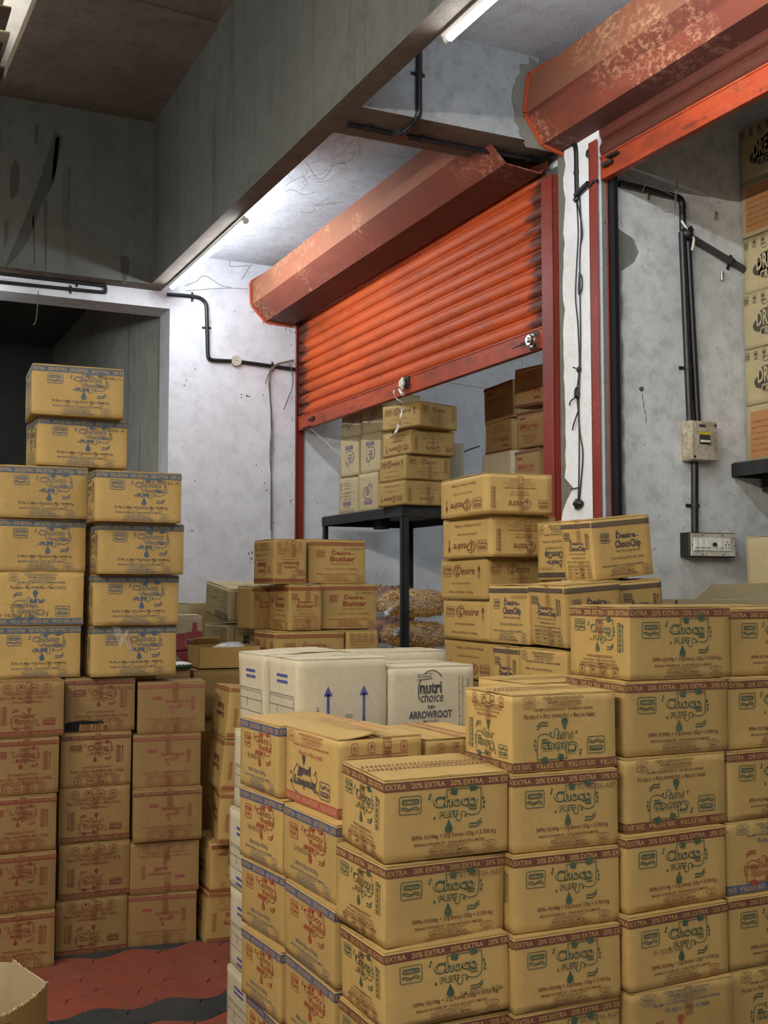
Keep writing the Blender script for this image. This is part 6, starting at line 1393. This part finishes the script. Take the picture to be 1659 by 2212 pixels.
m = MB(); m.box((.16, .95, 1.93), (.40, 1.12, 2.02), bev=.004); m.obj('bracket', 'black_steel', s)

# ------------------------------------------------------------------ bags of snacks under the shelf
def snack_bag(label, c, size, seed, kind, group, knot=None, n=620):
    rn = random.Random(seed); t = thing('snack_bag', label, 'bag', c, group=group)
    sx, sy, sz = size
    def inside(k=.90):
        while True:
            p = Vector((rn.uniform(-1, 1), rn.uniform(-1, 1), rn.uniform(-1, 1)))
            q = (abs(p.x)**2.6 + abs(p.y)**2.6 + abs(p.z)**2.6)
            if .5 < q < .97: return Vector((p.x*sx*k, p.y*sy*k, p.z*sz*k))
    m = MB()
    for _ in range(n):
        p = inside(.90 if kind == 'stick' else .80); d = Vector((rn.gauss(0, 1), rn.gauss(0, 1), rn.gauss(0, .5))).normalized()
        if kind == 'stick':
            e = d.orthogonal().normalized(); L = rn.uniform(.028, .048); r = rn.uniform(.0040, .0055); b = rn.uniform(-.016, .016)
            m.tube([p - d*L/2, p - d*L*.15 + e*b*.8, p + d*L*.15 + e*b*.8, p + d*L/2], r, 5, 0, False)
        else:
            e = d.orthogonal().normalized(); f = d.cross(e); s = rn.uniform(.020, .032)
            a = [p + d*s, p - d*s*.6 + e*s*.8, p - d*s*.6 - e*s*.8, p + f*s*.5]
            m.add(a, [[0,1,3],[1,2,3],[2,0,3],[0,2,1]])
    m.obj('snack_sticks' if kind == 'stick' else 'snack_chips', 'stick_yellow' if kind == 'stick' else 'chip_brown', t, 'stuff')
    bm = bmesh.new(); bmesh.ops.create_icosphere(bm, subdivisions=4, radius=1); ph = [rn.uniform(0, 6) for _ in range(5)]
    for v in bm.verts:
        p = v.co; q = (abs(p.x)**2.6 + abs(p.y)**2.6 + abs(p.z)**2.6) ** (1/2.6)
        k = (1 + .03*math.sin(7*p.x + ph[0])*math.sin(9*p.y + ph[1]) + .02*math.sin(17*p.z + ph[2] + 5*p.y)) / q
        v.co = Vector((p.x*sx*k, p.y*sy*k, p.z*sz*k))
        if knot is not None:
            kk = Vector(knot); f = max(0, (p.normalized().dot(kk.normalized()) - .55) / .45); v.co = v.co.lerp(kk, f**1.3 * .97)
    m = MB(); m.add([tuple(v.co) for v in bm.verts], [[v.index for v in f.verts] for f in bm.faces], 0, True); bm.free()
    m.obj('film', 'clear_film', t)
    if knot is not None:
        m = MB(); kk = Vector(knot)
        for q in range(7):
            a = q * .9 + rn.uniform(-.2, .2); dd = (kk.normalized() + Vector((math.cos(a)*.2, math.sin(a), math.cos(a + 1)*.9)) * .9).normalized(); e = dd.orthogonal().normalized(); L = rn.uniform(.03, .055)
            g = [kk, kk + dd*L*.5 + e*.014, kk + dd*L + e*.006, kk + dd*L*.9 - e*.012, kk + dd*L*.45 - e*.013]
            ff = dd.cross(e) * .006; m.add(g + [v + ff for v in g], [[0,1,2,3,4],[9,8,7,6,5],[0,5,6,1],[1,6,7,2],[2,7,8,3],[3,8,9,4],[4,9,5,0]], 0, True)
        m.obj('knot', 'milky_film', t)
    return t
G1 = 'clear bags of yellow fried sticks'; G2 = 'clear bags of brown chips'
snack_bag('knotted clear bag of yellow fried sticks, topmost behind the shelf leg', (3.19, 6.22, 1.405), (.235, .20, .092), 1, 'stick', G1, (-.235, -.16, -.035))
snack_bag('knotted clear bag of yellow fried sticks, middle behind the shelf leg', (3.21, 6.22, 1.212), (.22, .20, .090), 2, 'stick', G1, (-.200, -.16, .030))
snack_bag('clear bag of yellow fried sticks, lowest behind the shelf leg', (3.21, 6.22, 1.022), (.22, .20, .090), 3, 'stick', G1, (-.23, -.12, -.02), 420)
snack_bag('clear bag of brown chips, topmost left of the sticks', (3.26, 6.78, 1.432), (.22, .22, .098), 4, 'chip', G2, None, 560)
snack_bag('clear bag of brown chips, middle left of the sticks', (3.26, 6.78, 1.226), (.22, .22, .092), 5, 'chip', G2, None, 560)
snack_bag('clear bag of brown chips, lowest left of the sticks', (3.26, 6.78, 1.022), (.22, .22, .092), 6, 'chip', G2, None, 480)
o = link('cardboard_carton', shared(BODY[2], 'board_kraft'), None); o.matrix_world = Matrix.Translation((3.0, 6.03, 0)) @ Matrix.Diagonal((.52, .98, .915, 1)); tag(o, 'plain tan carton low in a pile, hidden by the cartons in front', 'carton', 'hidden lower cartons')

# ------------------------------------------------------------------ bent mats stored in the loft
rn = random.Random(17)
for k in range(13):
    z = 4.566 + k * .042; y0 = 6.93 + rn.uniform(-.04, .05); lab = ('pale', 'dark', 'brown', 'dark')[(k * 3 + k // 3) % 4]
    m = MB(); n = 10; vs = []
    lift = rn.uniform(.0, .012)
    for i in range(n + 1):
        u = i / n; x = -.55 + (1.30 + .09 * math.sin(k * 2.3)) * u; zz = .006 * math.sin(u * 5 + k) + lift * u * u
        for dy in (0, .33): vs += [(x + (.03 * math.sin(k * 2.1)), dy + .02 * math.sin(u * 4 + k), zz), (x + (.03 * math.sin(k * 2.1)), dy + .02 * math.sin(u * 4 + k), zz + .018)]
    fs = []
    for i in range(n):
        a = 4 * i; fs += [[a, a+4, a+6, a+2], [a+1, a+3, a+7, a+5], [a, a+1, a+5, a+4], [a+2, a+6, a+7, a+3]]
    fs += [[0, 2, 3, 1], [4*n, 4*n+1, 4*n+3, 4*n+2]]
    m.add(vs, fs, 0, True); o = m.obj('stored_mat', 'mat_sheet_' + lab, None); o.location = (0, y0, z)
    tag(o, 'bent mat edge in the heap stored on the loft at the top left corner', 'mat', 'mats heaped in the loft')
